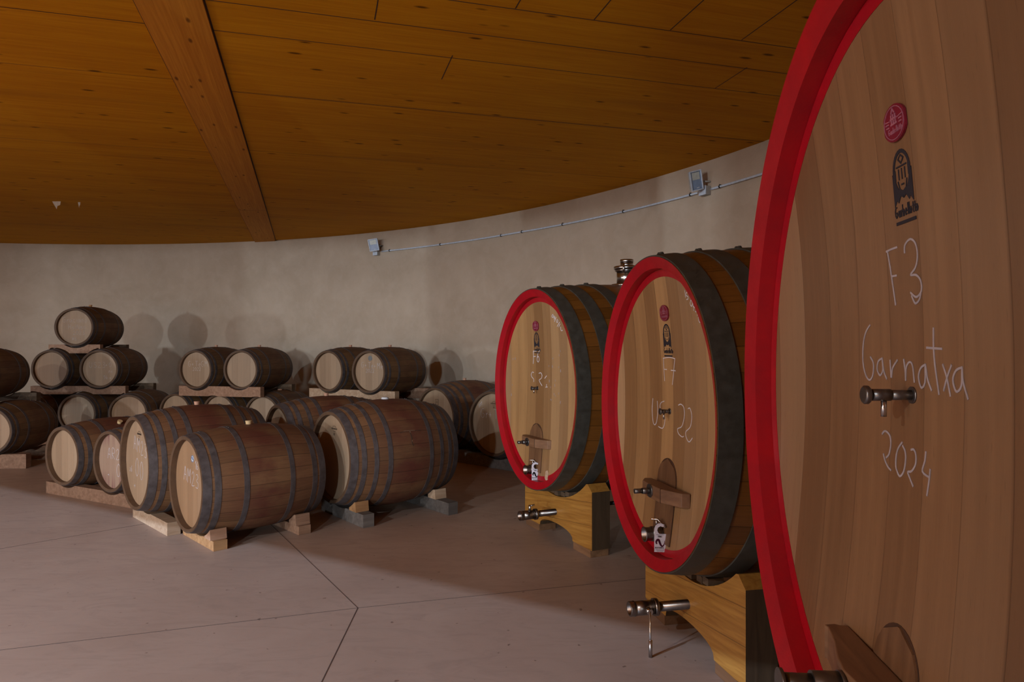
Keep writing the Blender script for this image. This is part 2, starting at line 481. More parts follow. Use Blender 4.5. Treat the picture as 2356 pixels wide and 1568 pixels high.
for px, py, l0, l1 in [(862, 45, -2.2, 0), (1186, 19, -2.0, 0), (1367, 45, -2.2, 0), (1542, 69, -2.2, 0), (1706, 92, -2.2, 0), (1719, 155, 0, .42), (1040, 130, -.02, .42)]:
    mb = MB(); a = P2(px, py, CEIL)
    cstrip(mb, a + v * l0, a + v * l1, .007)
    mb.build('board_joint', M['joint'], ceiling)
# laminated beam
mb = MB()
L = 15.0
q = [B0 - BD * 4, B1 - BD * 4, B1 + BD * L, B0 + BD * L]
# clip the far end at the wall
def wall_hit(p, d):
    c = Vector(RC); r = p - c; b = r.dot(d); cc = r.dot(r) - (RR + .05) ** 2
    return p + d * (-b + sqrt(b * b - cc))
q[2] = wall_hit(B1, BD); q[3] = wall_hit(B0, BD)
cen = (q[0] + q[1] + q[2] + q[3]) / 4
mb.add([(p.x, p.y, CEIL - .018) for p in q] + [(p.x, p.y, CEIL + .01) for p in q], [(0, 3, 2, 1), (4, 5, 6, 7), (0, 1, 5, 4), (1, 2, 6, 5), (2, 3, 7, 6), (3, 0, 4, 7)])
ang = math.atan2(BD.y, BD.x) - pi / 2
Mi = Matrix.Translation((cen.x, cen.y, 0)) @ Matrix.Rotation(ang, 4, 'Z')
mb.v = [tuple(Mi.inverted() @ Vector(p)) for p in mb.v]
beam = mb.build('trim_1', M['ceiling_beam']); beam.matrix_world = Mi
tag(beam, kind='structure')
for t in (6.35, 9.6):
    mb = MB(); a = B0 + BD * t; b = B1 + BD * t
    strip(mb, a, b + (a - b) * 0, .006, CEIL - .0192)
    o = mb.build('beam_joint', M['joint']); o.parent = beam; o.matrix_parent_inverse = Mi.inverted()
for e in (B0, B1):
    mb = MB(); dd = (B1 - B0).normalized() * (.006 if e is B1 else -.006)
    cstrip(mb, e - BD * 4 + dd, wall_hit(e, BD) + dd, .012)
    mb.build('beam_gap', M['joint'], ceiling)
# flakes of loose paint hanging from the ceiling
for px, py, w_, h_ in [(130, 463, .12, .11), (182, 465, .035, .08)]:
    mb = MB(); p = P2(px, py, CEIL)
    pts = [(-.5, 0), (.5, 0), (.42, -.45), (.1, -.6), (.02, -1.0), (-.12, -.7), (-.3, -.4)]
    mb.prism([(p.x + a_ * w_, CEIL + b_ * h_) for a_, b_ in pts], 'y', p.y - .0006, p.y + .0006)
    mb.build('paint_flake', M['plaster_flake'], ceiling)

def wall_arc(name, a0, a1, z0, z1, n=120):
    mb = MB()
    for i in range(n + 1):
        a = a0 + (a1 - a0) * i / n
        for r in (RR, RR + .25):
            for z in (z0, z1):
                mb.v.append((RC[0] + r * cos(a), RC[1] + r * sin(a), z))
    for i in range(n):
        k = 4 * i; j = k + 4
        for f, s in (((k, k + 1, j + 1, j), True), ((k + 2, j + 2, j + 3, k + 3), True), ((k, j, j + 2, k + 2), False), ((k + 1, k + 3, j + 3, j + 1), False)):
            mb.f.append(f); mb.sm.append(s); mb.uv.append(None)
    mb.f += [(0, 2, 3, 1), (4 * n, 4 * n + 1, 4 * n + 3, 4 * n + 2)]; mb.sm += [False] * 2; mb.uv += [None] * 2
    return tag(mb.build(name, M['plaster'], fix=False), kind='structure')
wall_arc('wall_back', radians(-32), radians(150), 0, CEIL)
# added unseen beam behind the camera, cuts the light on the floor
dv = Vector((.86, -.51)).normalized(); nv = Vector((.51, .86)).normalized()
mb = MB(); mb.box((-.425, -4.0, CEIL / 2), (2.05, .3, CEIL)); tag(mb.build('blocker_pier_side', M['plaster']), kind='structure')  # added unseen pier keeping one window's light off the casks
mb = MB(); mb.box((-4.85, -4.0, CEIL / 2), (1.8, .3, CEIL)); tag(mb.build('blocker_pier_rear', M['plaster']), kind='structure')  # added unseen pier shading the nearer casks from another window
pc = nv * -4.61 + dv * -5.0
a = pc - dv * 8; b = pc + dv * 6
mb = MB()
t_ = nv * .12
mb.prism([tuple(a - t_), tuple(b - t_), tuple(b + t_), tuple(a + t_)], 'z', 2.70, CEIL)
tag(mb.build('blocker_beam', M['plaster']), kind='structure')

for x0_, x1_ in ((-9.5, -4.98), (-3.79, -2.1)):  # added unseen panels that cut the light strip on the wall
    mb = MB(); mb.box(((x0_ + x1_) / 2, 2.3, 3.155), (x1_ - x0_, .08, .71)); tag(mb.build('blocker_panel_left' if x0_ < -6 else 'blocker_panel_right', M['plaster']), kind='structure')

# ---------------------------------------------------------------- barrels
def prof(s, L, rh, rb):                    # radius at distance s from the front rim
    return rb - (rb - rh) * abs(2 * s / L - 1) ** 2.0

def body_mesh(L, rh, rb, th, rec, asp=1.0, seg=64, bevel=0.0):
    """hull of staves with both chimes; axis = local x centred, z up with the belly bottom at z=0"""
    mb = MB(); ns = 20
    pr = []
    for i in range(ns + 1):
        s = L * i / ns; pr.append((s, prof(s, L, rh, rb)))
    ri = rh - th
    back = [(L - bevel, ri), (L - rec, ri - .002)]
    front = [(rec, ri - .002), (bevel, ri)]
    path = front + pr + back
    rings = []
    for s, r in path:
        rings.append([(s - L / 2, asp * r * cos(2 * pi * k / seg), rb + r * sin(2 * pi * k / seg)) for k in range(seg + 1)])
    for i in range(len(path) - 1):
        vs = rings[i] + rings[i + 1]; m = seg + 1
        fs = []; uvs = []
        for k in range(seg):
            fs.append((k, k + 1, k + 1 + m, k + m))
            u0, u1 = k / seg, (k + 1) / seg; y0 = path[i][0] - L / 2; y1 = path[i + 1][0] - L / 2
            uvs.append([(u0, y0), (u1, y0), (u1, y1), (u0, y1)])
        mb.add(vs, fs, True, uvs)
    return mb, path

def finish_body(mb, name, mats, pick):
    me = mb.mesh(name)
    bm = bmesh.new(); bm.from_mesh(me)
    bmesh.ops.remove_doubles(bm, verts=bm.verts, dist=1e-5)
    bmesh.ops.recalc_face_normals(bm, faces=bm.faces)
    # sharp edges at the chime
    bm.to_mesh(me); bm.free()
    for m in mats: me.materials.append(m)
    for p in me.polygons:
        p.material_index = pick(p)
        p.use_smooth = True
    me.set_sharp_from_angle(angle=radians(35))
    return me

def disc_mesh(s, r, asp, zc, th, dish=0.0, seg=64, nr=10, L=0, flip=False):
    """head board; front face at distance s from the front rim, dished inwards"""
    mb = MB(); rr = [r * i / nr for i in range(nr + 1)]
    def x(q): return s - L / 2 + dish * (1 - (q / r) ** 2)
    front = []
    for q in rr[1:]:
        front.append([(x(q), asp * q * cos(2 * pi * k / seg), zc + q * sin(2 * pi * k / seg)) for k in range(seg)])
    vs = [(x(0), 0, zc)] + [p for g in front for p in g]
    fs = [(0, 1 + k, 1 + (k + 1) % seg) for k in range(seg)]
    for i in range(nr - 1):
        for k in range(seg):
            a0 = 1 + i * seg; b0 = a0 + seg
            fs.append((a0 + k, b0 + k, b0 + (k + 1) % seg, a0 + (k + 1) % seg))
    mb.add(vs, fs, True)
    # back face and edge
    nb = len(mb.v)
    back = [(s - L / 2 + dish + th, asp * r * cos(2 * pi * k / seg), zc + r * sin(2 * pi * k / seg)) for k in range(seg)]
    edge = front[-1]
    mb.add(edge + back, [(k, k + seg, (k + 1) % seg + seg, (k + 1) % seg) for k in range(seg)] + [tuple(reversed(range(seg, 2 * seg)))])
    if flip:
        mb.v = [(-p[0], p[1], p[2]) for p in mb.v]
    return mb

def hoop_mesh(L, rh, rb, s0, s1, t, asp=1.0, seg=64, rivets=True, rr=.008, ra=0.0, lip=False):
    mb = MB()
    n = 3
    pts = [(s0, prof(max(s0, 0), L, rh, rb) + .0004)] + [(s0 + (s1 - s0) * i / n, prof(s0 + (s1 - s0) * i / n, L, rh, rb) + t) for i in range(n + 1)] + [(s1, prof(s1, L, rh, rb) + .0004)]
    rings = [[(s - L / 2, (asp * prof(s, L, rh, rb) + (r - prof(s, L, rh, rb))) * cos(2 * pi * k / seg), rb + r * sin(2 * pi * k / seg)) for k in range(seg)] for s, r in pts]
    vs = [p for g in rings for p in g]
    fs = [(i * seg + k, (i + 1) * seg + k, (i + 1) * seg + (k + 1) % seg, i * seg + (k + 1) % seg) for i in range(len(pts) - 1) for k in range(seg)]
    fs += [((len(pts) - 1) * seg + k, k, (k + 1) % seg, (len(pts) - 1) * seg + (k + 1) % seg) for k in range(seg)]
    mb.add(vs, fs, True)
    if rivets:                               # overlap plate edge and two rivets near the top
        sm = (s0 + s1) / 2; R = prof(sm, L, rh, rb) + t
        for da in (-.045 * .35 / rb, .045 * .35 / rb):
            a = pi / 2 + ra + da
            c = Vector((sm - L / 2, asp * R * cos(a), rb + R * sin(a))); nn = Vector((0, cos(a), sin(a)))
            tx = Vector((1, 0, 0)); ty = nn.cross(tx)
            rg = [c + (tx * cos(2 * pi * k / 8) + ty * sin(2 * pi * k / 8)) * rr for k in range(8)]
            rg2 = [p + nn * rr * .75 - (p - c) * .45 for p in rg]
            mb.add(rg + rg2, [(k, (k + 1) % 8, (k + 1) % 8 + 8, k + 8) for k in range(8)] + [tuple(range(8, 16))], True)
    me = mb.mesh('hoop')
    bm = bmesh.new(); bm.from_mesh(me); bmesh.ops.recalc_face_normals(bm, faces=bm.faces); bm.to_mesh(me); bm.free()
    me.set_sharp_from_angle(angle=radians(40))
    return me

# single-stroke chalk letters on a 1 x 1.5 grid (y up)
GL = {
 'A': [[(0, 0), (.45, 1.5), (.9, 0)], [(.2, .6), (.75, .6)]], 'B': [[(0, 0), (0, 1.5), (.7, 1.4), (.7, .9), (0, .8), (.85, .6), (.8, .1), (0, 0)]],
 'G': [[(.8, 1.4), (.3, 1.4), (0, .9), (.05, .3), (.4, 0), (.8, .2), (.8, .65), (.45, .65)]], 'M': [[(0, 0), (.05, 1.5), (.5, .7), (.9, 1.5), (1, 0)]],
 'R': [[(0, 0), (0, 1.5), (.7, 1.4), (.7, .85), (0, .75), (.8, 0)]], 'S': [[(.8, 1.35), (.4, 1.5), (.05, 1.2), (.4, .8), (.8, .45), (.5, 0), (0, .15)]],
 'T': [[(0, 1.45), (1, 1.5)], [(.5, 1.48), (.5, 0)]], 'U': [[(0, 1.5), (0, .4), (.35, 0), (.75, .3), (.8, 1.5)]], 'H': [[(0, 0), (0, 1.5)], [(.8, 0), (.8, 1.5)], [(0, .75), (.8, .75)]],
 'O': [[(.4, 1.5), (0, 1), (.05, .3), (.4, 0), (.8, .4), (.8, 1.1), (.4, 1.5)]], 'F': [[(0, 0), (0, 1.5), (.7, 1.5)], [(0, .8), (.5, .8)]],
 '0': [[(.4, 1.5), (0, 1), (.05, .3), (.4, 0), (.75, .4), (.75, 1.1), (.4, 1.5)]], '1': [[(.1, 1.1), (.45, 1.5), (.45, 0)]],
 '2': [[(.05, 1.2), (.35, 1.5), (.7, 1.25), (.6, .8), (0, 0), (.8, .05)]], '3': [[(.1, 1.4), (.5, 1.5), (.7, 1.15), (.3, .8), (.75, .55), (.6, .05), (0, .1)]],
 '4': [[(.4, 1.5), (0, .55), (.8, .55)], [(.55, 1), (.5, 0)]], '6': [[(.6, 1.5), (.1, .9), (0, .3), (.35, 0), (.7, .3), (.4, .7), (.05, .5)]],
 'a': [[(.6, .75), (.2, .8), (0, .35), (.3, 0), (.6, .4), (.62, .8), (.75, 0)]], 'c': [[(.6, .75), (.2, .8), (0, .35), (.3, 0), (.65, .15)]],
 'e': [[(.05, .45), (.6, .5), (.35, .85), (.02, .5), (.2, .02), (.6, .1)]], 'i': [[(.2, .8), (.2, 0)], [(.2, 1.1), (.22, 1.18)]], 'l': [[(.2, 1.5), (.2, 0)]],
 'm': [[(0, 0), (0, .8)], [(0, .6), (.3, .8), (.4, 0)], [(.4, .6), (.7, .8), (.8, 0)]], 'n': [[(0, 0), (0, .8)], [(0, .55), (.35, .8), (.55, 0)]],
 'o': [[(.3, .8), (0, .4), (.3, 0), (.6, .4), (.3, .8)]], 'r': [[(0, 0), (0, .8)], [(0, .5), (.4, .8)]], 't': [[(.25, 1.3), (.25, .1), (.45, 0)], [(0, .85), (.5, .85)]],
 '+': [[(.3, .9), (.3, .2)], [(0, .55), (.6, .55)]], '#': [[(.2, 1.2), (.1, 0)], [(.6, 1.2), (.5, 0)], [(0, .8), (.7, .8)], [(0, .4), (.7, .4)]], ' ': [], '>': [[(0, .5), (1.0, .5)], [(.7, .8), (1.0, .5), (.7, .2)]],
 'z': [[(0, .75), (.55, .75), (0, 0), (.6, 0)]], 'N': [[(0, 0), (0, 1.5), (.8, 0), (.8, 1.5)]], 'V': [[(0, 1.5), (.4, 0), (.8, 1.5)]], 'I': [[(.1, 0), (.1, 1.5)]], 'b': [[(0, 1.5), (0, 0), (.4, 0), (.55, .4), (.4, .8), (0, .7)]],
}
ADV = {'i': .5, 'l': .45, 't': .65, 'm': 1.1, 'M': 1.3, ' ': .6, 'r': .6, '1': .8, 'b': .85, 'c': .8, 'e': .85, 'a': .95, 'n': .8, 'o': .85, '>': 1.3, 'I': .45}
def text_strokes(txt, u0, v0, h, slope=0.0):
    k = h / 1.5; u = u0; out = []
    for ch in txt:
        for L_ in GL.get(ch, []):
            out.append([(u + x * k * .85, v0 + y * k + (u - u0) * slope) for x, y in L_])
        u += ADV.get(ch, 1.15) * k
    return out
def smooth_line(L_, n=4):
    if len(L_) < 3: return L_
    P = [L_[0]] + list(L_) + [L_[-1]]
    if L_[0] == L_[-1]: P[0] = L_[-2]; P[-1] = L_[1]
    out = []
    for i in range(1, len(P) - 2):
        p0, p1, p2, p3 = [Vector(q) for q in P[i - 1:i + 3]]
        for j in range(n):
            t = j / n
            out.append(tuple(.5 * ((2 * p1) + (p2 - p0) * t + (2 * p0 - 5 * p1 + 4 * p2 - p3) * t * t + (3 * p1 - p0 - 3 * p2 + p3) * t ** 3)))
    out.append(L_[-1])
    return out
def ribbon(mb, line, wd, surf, lift=.0016, smooth=True):
    """flat chalk stroke following surf(u,v)->x ; local point (x, -u, v+zc)"""
    Ln = [Vector(p) for p in (smooth_line(line) if smooth else line)]
    for i in range(len(Ln) - 1):
        a, b = Ln[i], Ln[i + 1]
        d = (b - a)
        if d.length < 1e-6: continue
        d.normalize(); nn = Vector((-d.y, d.x)) * wd / 2; e = d * wd * .3
        q = [a - nn - e, b - nn + e, b + nn + e, a + nn - e]
        mb.add([surf(p.x, p.y, lift) for p in q] + [surf(p.x, p.y, lift * .3) for p in q], [(0, 1, 2, 3), (7, 6, 5, 4), (0, 4, 5, 1), (1, 5, 6, 2), (2, 6, 7, 3), (3, 7, 4, 0)])

TYPES = {}
def barrel_type(key, L, rh, rb, hoops, staves, head, seg=64, th=.026, rec=.048, hw=.036):
    d = dict(L=L, rh=rh, rb=rb, th=th, rec=rec)
    mb, path = body_mesh(L, rh, rb, th, rec, 1.0, seg, .004)
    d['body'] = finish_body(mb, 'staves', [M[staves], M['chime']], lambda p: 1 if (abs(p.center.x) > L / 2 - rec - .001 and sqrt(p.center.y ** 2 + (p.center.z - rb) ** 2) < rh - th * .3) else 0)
    d['head'] = disc_mesh(rec - .002, rh - th - .001, 1, rb, .012, 0, seg, 3, L).mesh('head'); d['head'].materials.append(M[head])
    d['back'] = disc_mesh(rec - .002, rh - th - .001, 1, rb, .012, 0, seg, 3, L, True).mesh('head'); d['back'].materials.append(M[head])
    hs = []
    for i, (s0, s1) in enumerate(hoops):
        m = hoop_mesh(L, rh, rb, s0, s1, .003, 1.0, seg, True, .007, .05 * ((i * 7) % 5 - 2)); m.materials.append(M['hoop']); hs.append(m)
    d['hoops'] = hs
    b = MB(); b.tube([(0, 0, 2 * rb - .01), (0, 0, 2 * rb + .012), (0, 0, 2 * rb + .028)], .02, 16, True, [.02, .022, .025])
    d['bung'] = b.mesh('bung')
    b = MB(); b.tube([(0, 0, 2 * rb - .01), (0, 0, 2 * rb + .010), (0, 0, 2 * rb + .016)], .03, 16, True, [.034, .034, .026])
    d['bung_flat'] = b.mesh('bung')
    TYPES[key] = d

def sym(L, hs): return hs + [(L - b, L - a) for a, b in reversed(hs)]
barrel_type('bq', .95, .285, .34, sym(.95, [(.003, .045), (.075, .108), (.245, .28)]), 'staves_far', 'head', 56)
barrel_type('bq_near', .95, .285, .34, sym(.95, [(.003, .050), (.085, .125), (.25, .29)]), 'staves', 'head', 64)
barrel_type('six', .97, .358, .413, sym(.97, [(.003, .064), (.083, .128), (.285, .325)]), 'staves', 'head_warm', 96)
barrel_type('eight', 1.02, .383, .455, sym(1.02, [(.003, .064), (.092, .130), (.19, .225), (.30, .34)]), 'staves', 'head', 96)
barrel_type('eight_big', 1.08, .39, .475, sym(1.08, [(.003, .064), (.092, .132), (.195, .232), (.315, .356)]), 'staves', 'head', 96)

BAR = {}
def barrel(name, key, pos, yaw, label, chalk=(), bung='bung_wood', roll=0.0, group=None, head=None, extra=None, flat=False, cw=.0042, chalk_mat='chalk'):
    """pos: centre of the front rim (x, y, z of axis)"""
    T = TYPES[key]; y = radians(yaw); L = T['L']
    ax = Vector((sin(y), cos(y)))
    e = empty('wine_barrel', (pos[0] + ax.x * L / 2, pos[1] + ax.y * L / 2, pos[2] - T['rb']), pi / 2 - y)
    tag(e, label, 'barrel', group)
    obj('staves', T['body'], None, e)
    h = obj('head', T['head'], None, e)
    if head:
        m = T['head'].copy(); m.materials.clear(); m.materials.append(M[head]); h.data = m
    obj('head', T['back'], None, e)
    for m in T['hoops']: obj('hoop', m, None, e)
    zc = T['rb']
    if bung:
        bm_ = T['bung_flat' if flat else 'bung'].copy(); bm_.materials.append(M[bung])
        bo = obj('bung', bm_, None, e)
        if roll:
            bo.matrix_local = Matrix.Translation((0, 0, zc)) @ Matrix.Rotation(roll, 4, 'X') @ Matrix.Translation((0, 0, -zc))
    surf = lambda u, v, l: (T['rec'] - .002 - L / 2 - l, -u, zc + v)
    if chalk:
        mb = MB()
        for c in chalk:
            for st in text_strokes(*c): ribbon(mb, st, cw, surf)
        mb.build('chalk_writing', M[chalk_mat], e)
    if extra: extra(e, surf, T)
    BAR[name] = (pos, y, T)
    return e

def disc_sticker(e, surf, u, v, r, mat, name='sticker', ring=None):
    mb = MB(); n = 20
    mb.add([surf(u + r * cos(2 * pi * k / n), v + r * sin(2 * pi * k / n), .002) for k in range(n)] + [surf(u + r * cos(2 * pi * k / n), v + r * sin(2 * pi * k / n), .0002) for k in range(n)],
           [tuple(range(n)), tuple(reversed(range(n, 2 * n)))] + [(k, k + n, (k + 1) % n + n, (k + 1) % n) for k in range(n)])
    o = mb.build(name, M[mat], e)
    if ring:
        m2 = MB(); ribbon(m2, [(u + r * .88 * cos(2 * pi * k / n), v + r * .88 * sin(2 * pi * k / n)) for k in range(n + 1)], r * .16, surf, .003)
        ribbon(m2, [(u - r * .5, v + r * .15), (u - r * .1, v + r * .3), (u + r * .15, v - r * .1), (u + r * .5, v - r * .15)], r * .3, surf, .003)
        m2.build('sticker_print', M[ring], o)
    return o
def cooper_mark(e, surf, T, u=0.0, v=None, s=1.0):
    """small burnt cooper's mark: arc, bar of letters, two digits"""
    v = T['rh'] * .62 if v is None else v
    mb = MB()
    ribbon(mb, [(u - .03 * s, v + .012 * s), (u - .015 * s, v + .022 * s), (u + .015 * s, v + .022 * s), (u + .03 * s, v + .012 * s)], .003, surf)
    for i in range(9):
        a = u - .048 * s + i * .012 * s
        ribbon(mb, [(a, v - .005 * s), (a, v + .005 * s)], .007 * s, surf, smooth=False)
    ribbon(mb, [(u - .02 * s, v - .02 * s), (u, v - .026 * s), (u + .02 * s, v - .02 * s)], .003, surf)
    for a in (-.01, .006):
        ribbon(mb, [(u + a * s, v - .055 * s), (u + a * s, v - .038 * s)], .006 * s, surf, smooth=False)
    mb.build('cooper_mark', M['ink_brown'], e)
def ex_p4(e, surf, T):
    disc_sticker(e, surf, .035, .19, .027, 'white_sticker', 'sticker', 'blue_sticker')
def ex_u4(e, surf, T):
    disc_sticker(e, surf, 0, .185, .036, 'steel', 'metal_badge')
def ex_box_mark(e, surf, T):
    mb = MB(); v = .2
    ribbon(mb, [(-.03, v - .035), (-.03, v + .035), (.03, v + .035), (.03, v - .035), (-.03, v - .035)], .004, surf, smooth=False)
    ribbon(mb, [(-.015, v - .01), (.015, v - .01)], .006, surf, smooth=False); ribbon(mb, [(-.01, v + .012), (.01, v + .012)], .006, surf, smooth=False)
    mb.build('cooper_mark', M['ink_brown'], e)
def ex_p5(e, surf, T):
    cooper_mark(e, surf, T)
    # T-shaped dark crack on the flank (towards the camera)
    L, rh, rb = T['L'], T['rh'], T['rb']
    def flank(x, a, lift):
        R = prof(x + L / 2, L, rh, rb) + lift
        return (x, -R * sin(a), rb + R * cos(a))
    fs = lambda u, v, l: flank(u, v, l)
    mb = MB()
    ribbon(mb, [(-.09, 1.10), (-.03, 1.075), (.05, 1.08), (.11, 1.10)], .010, fs, .0015)
    ribbon(mb, [(.0, 1.09), (.008, 1.20), (.004, 1.30), (.015, 1.36)], .008, fs, .0015)
    mb.build('crack', M['ink_brown'], e)
    mb = MB()
    ribbon(mb, [(-.055, 1.076), (.055, 1.078)], .004, fs, .0025); ribbon(mb, [(.004, 1.09), (.008, 1.28)], .003, fs, .0025)
    mb.build('crack_edge', M['timber_pale'], e)

G1 = 'barrels stacked in a pyramid at the left by the wall'
G2 = 'barrels in the two-tier stack at the middle of the wall'
G3 = 'barrels in the two-tier stack at the right end of the wall row'
G0 = 'barrels in the stack cut by the left edge'
GP = 'barrels lying in the foreground rows on the floor'
Z1, Z2, Z3 = 1.785, 1.145, .475
# pyramid
barrel('T', 'bq', (-6.71, 10.45, Z1), -4, 'aged oak barrel alone on top of the pyramid, grey head chalked with four lines',
       [('Graciano', -.185, .075, .085), ('Hollimn', -.10, -.03, .075), ('2023', -.03, -.115, .06), ('#b', -.045, -.20, .055)], group=G1, cw=.003, chalk_mat='chalk_faint', bung='timber_orange')
barrel('M1', 'bq', (-7.03, 10.38, Z2), 0, 'oak barrel in the middle tier of the pyramid, left one, plain reddish head without chalk', group=G1, bung=None, head='head_warm')
barrel('M2', 'bq', (-6.31, 10.42, Z2), -3, 'oak barrel in the middle tier of the pyramid, right one, head chalked US23',
       [('US23', -.16, .02, .085), ('+0', .08, .03, .07), ('ne', .13, -.06, .06), ('14>', .05, -.16, .06)], group=G1, cw=.003, chalk_mat='chalk_faint', bung=None)
barrel('L1', 'bq', (-7.33, 10.3, Z3), 0, 'oak barrel in the bottom tier of the pyramid, leftmost, mostly hidden behind its neighbour', group=G1, bung=None)
barrel('L2', 'bq', (-6.57, 10.3, Z3), 0, 'oak barrel in the bottom tier of the pyramid, middle one below the plank', group=G1, bung=None)
barrel('L3', 'bq', (-5.80, 10.3, Z3), -3, 'oak barrel in the bottom tier of the pyramid, rightmost, warm brown head', group=G1, bung=None, head='head_warm')
# second stack
barrel('U1', 'bq', (-4.75, 10.22, Z2), 15, 'oak barrel on the upper tier of the middle stack, left one, chalked G+TeGM',
       [('G+TeGM', -.15, .045, .08), ('2022', -.07, -.02, .05)], group=G2, cw=.003, chalk_mat='chalk_faint')
barrel('U2', 'bq', (-4.03, 10.12, Z2), 14, 'oak barrel on the upper tier of the middle stack, right one, pale blank head', group=G2)
barrel('B1', 'bq', (-5.19, 10.5, Z3), 15, 'oak barrel peeking out under the left end of the middle stack plank', group=G2, bung=None)
barrel('B2', 'bq', (-4.44, 10.32, Z3), 15, 'oak barrel under the middle of the middle stack plank, only its rim top showing', group=G2, bung=None)
barrel('B3', 'bq', (-3.72, 10.14, Z3), 14, 'oak barrel below the right end of the middle stack, long side visible', group=G2, flat=True)
# third stack
barrel('U3', 'bq', (-2.60, 9.60, Z2), 29, 'oak barrel on the upper tier of the right wall stack, left one, greyish blank head', group=G3)
barrel('U4', 'bq', (-1.955, 9.27, Z2), 28, 'oak barrel with a round metal badge and chalk writing, right wall stack',
       [('G+Te+Me', -.15, .06, .075, -.05), ('2022', -.07, -.01, .05)], group=G3, extra=ex_u4, cw=.003)
barrel('B4', 'bq', (-2.72, 9.72, Z3), 28, 'oak barrel in the shaded lower tier of the right wall stack, left one', group=G3, bung=None)
barrel('B5', 'bq', (-2.05, 9.36, Z3), 28, 'oak barrel in the shaded lower tier of the right wall stack, right one', group=G3, bung=None)
# stack cut by the left edge
barrel('AU', 'bq', (-6.74, 8.27, Z2), -4, 'oak barrel cut by the left picture edge, upper tier', group=G0, bung=None)
barrel('AL', 'bq', (-6.36, 8.27, Z3 - .01), -4, 'oak barrel at the left picture edge, lower tier, pinkish head', group=G0, bung=None, head='head_warm')
# far right pair
barrel('V1', 'eight_big', (-1.03, 9.05, .552), 44, 'large oak barrel behind the foreground barrels, box mark on its head', group='barrels lying beside the red-rimmed casks', extra=ex_box_mark)
barrel('V2', 'eight_big', (-.25, 8.27, .555), 42, 'large oak barrel partly hidden behind the farthest red-rimmed cask, chalked Gr+Te',
       [('Gr+Te 2', -.22, .06, .115), ('111', -.26, .18, .04, .8)], group='barrels lying beside the red-rimmed casks', extra=cooper_mark, bung=None)
# foreground
barrel('P1', 'bq_near', (-4.45, 6.74, .41), 28, 'small oak barrel at the left end of the foreground row, grey blank head, pale bung', group=GP, bung='bung', roll=.55, cw=.003)
barrel('P2', 'bq_near', (-3.80, 6.43, .408), 32, 'small oak barrel squeezed behind the chalked big one, wine-stained head reading AR2',
       [('AR2', -.10, .02, .10), ('O', .06, -.14, .12), ('>', -.10, -.15, .04)], group=GP, head='head_stained', bung=None)
barrel('P3', 'eight', (-3.14, 5.66, .527), 45, 'big eight-hooped oak barrel with AM23 and OO chalked on its head, behind the front one',
       [('AM23', -.14, .10, .115, -.16), ('OO', -.09, -.12, .15, -.15), ('>', -.14, -.23, .06), ('z6', -.25, -.10, .05)], group=GP, extra=cooper_mark)
barrel('P4', 'six', (-2.455, 5.12, .462), 46, 'frontmost six-hooped oak barrel with a blue sticker and AM23 on its head',
       [('AM23', -.15, .01, .105, -.12), ('16', .09, .12, .06)], group=GP, bung='bung', extra=ex_p4)
barrel('P5', 'eight_big', (-1.57, 5.87, .542), 50, 'big eight-hooped oak barrel with a T-shaped crack on its flank', group=GP, extra=ex_p5, flat=True, bung='white_sticker')
barrel('E', 'eight', (-2.31, 6.70, .533), 52, 'oak barrel lying between the cracked big barrel and the wall stacks', group=GP)

# ---------------------------------------------------------------- timbers
def local_frame(name):
    pos, y, T = BAR[name]
    return Vector((pos[0], pos[1])), Vector((sin(y), cos(y))), Vector((cos(y), -sin(y)))

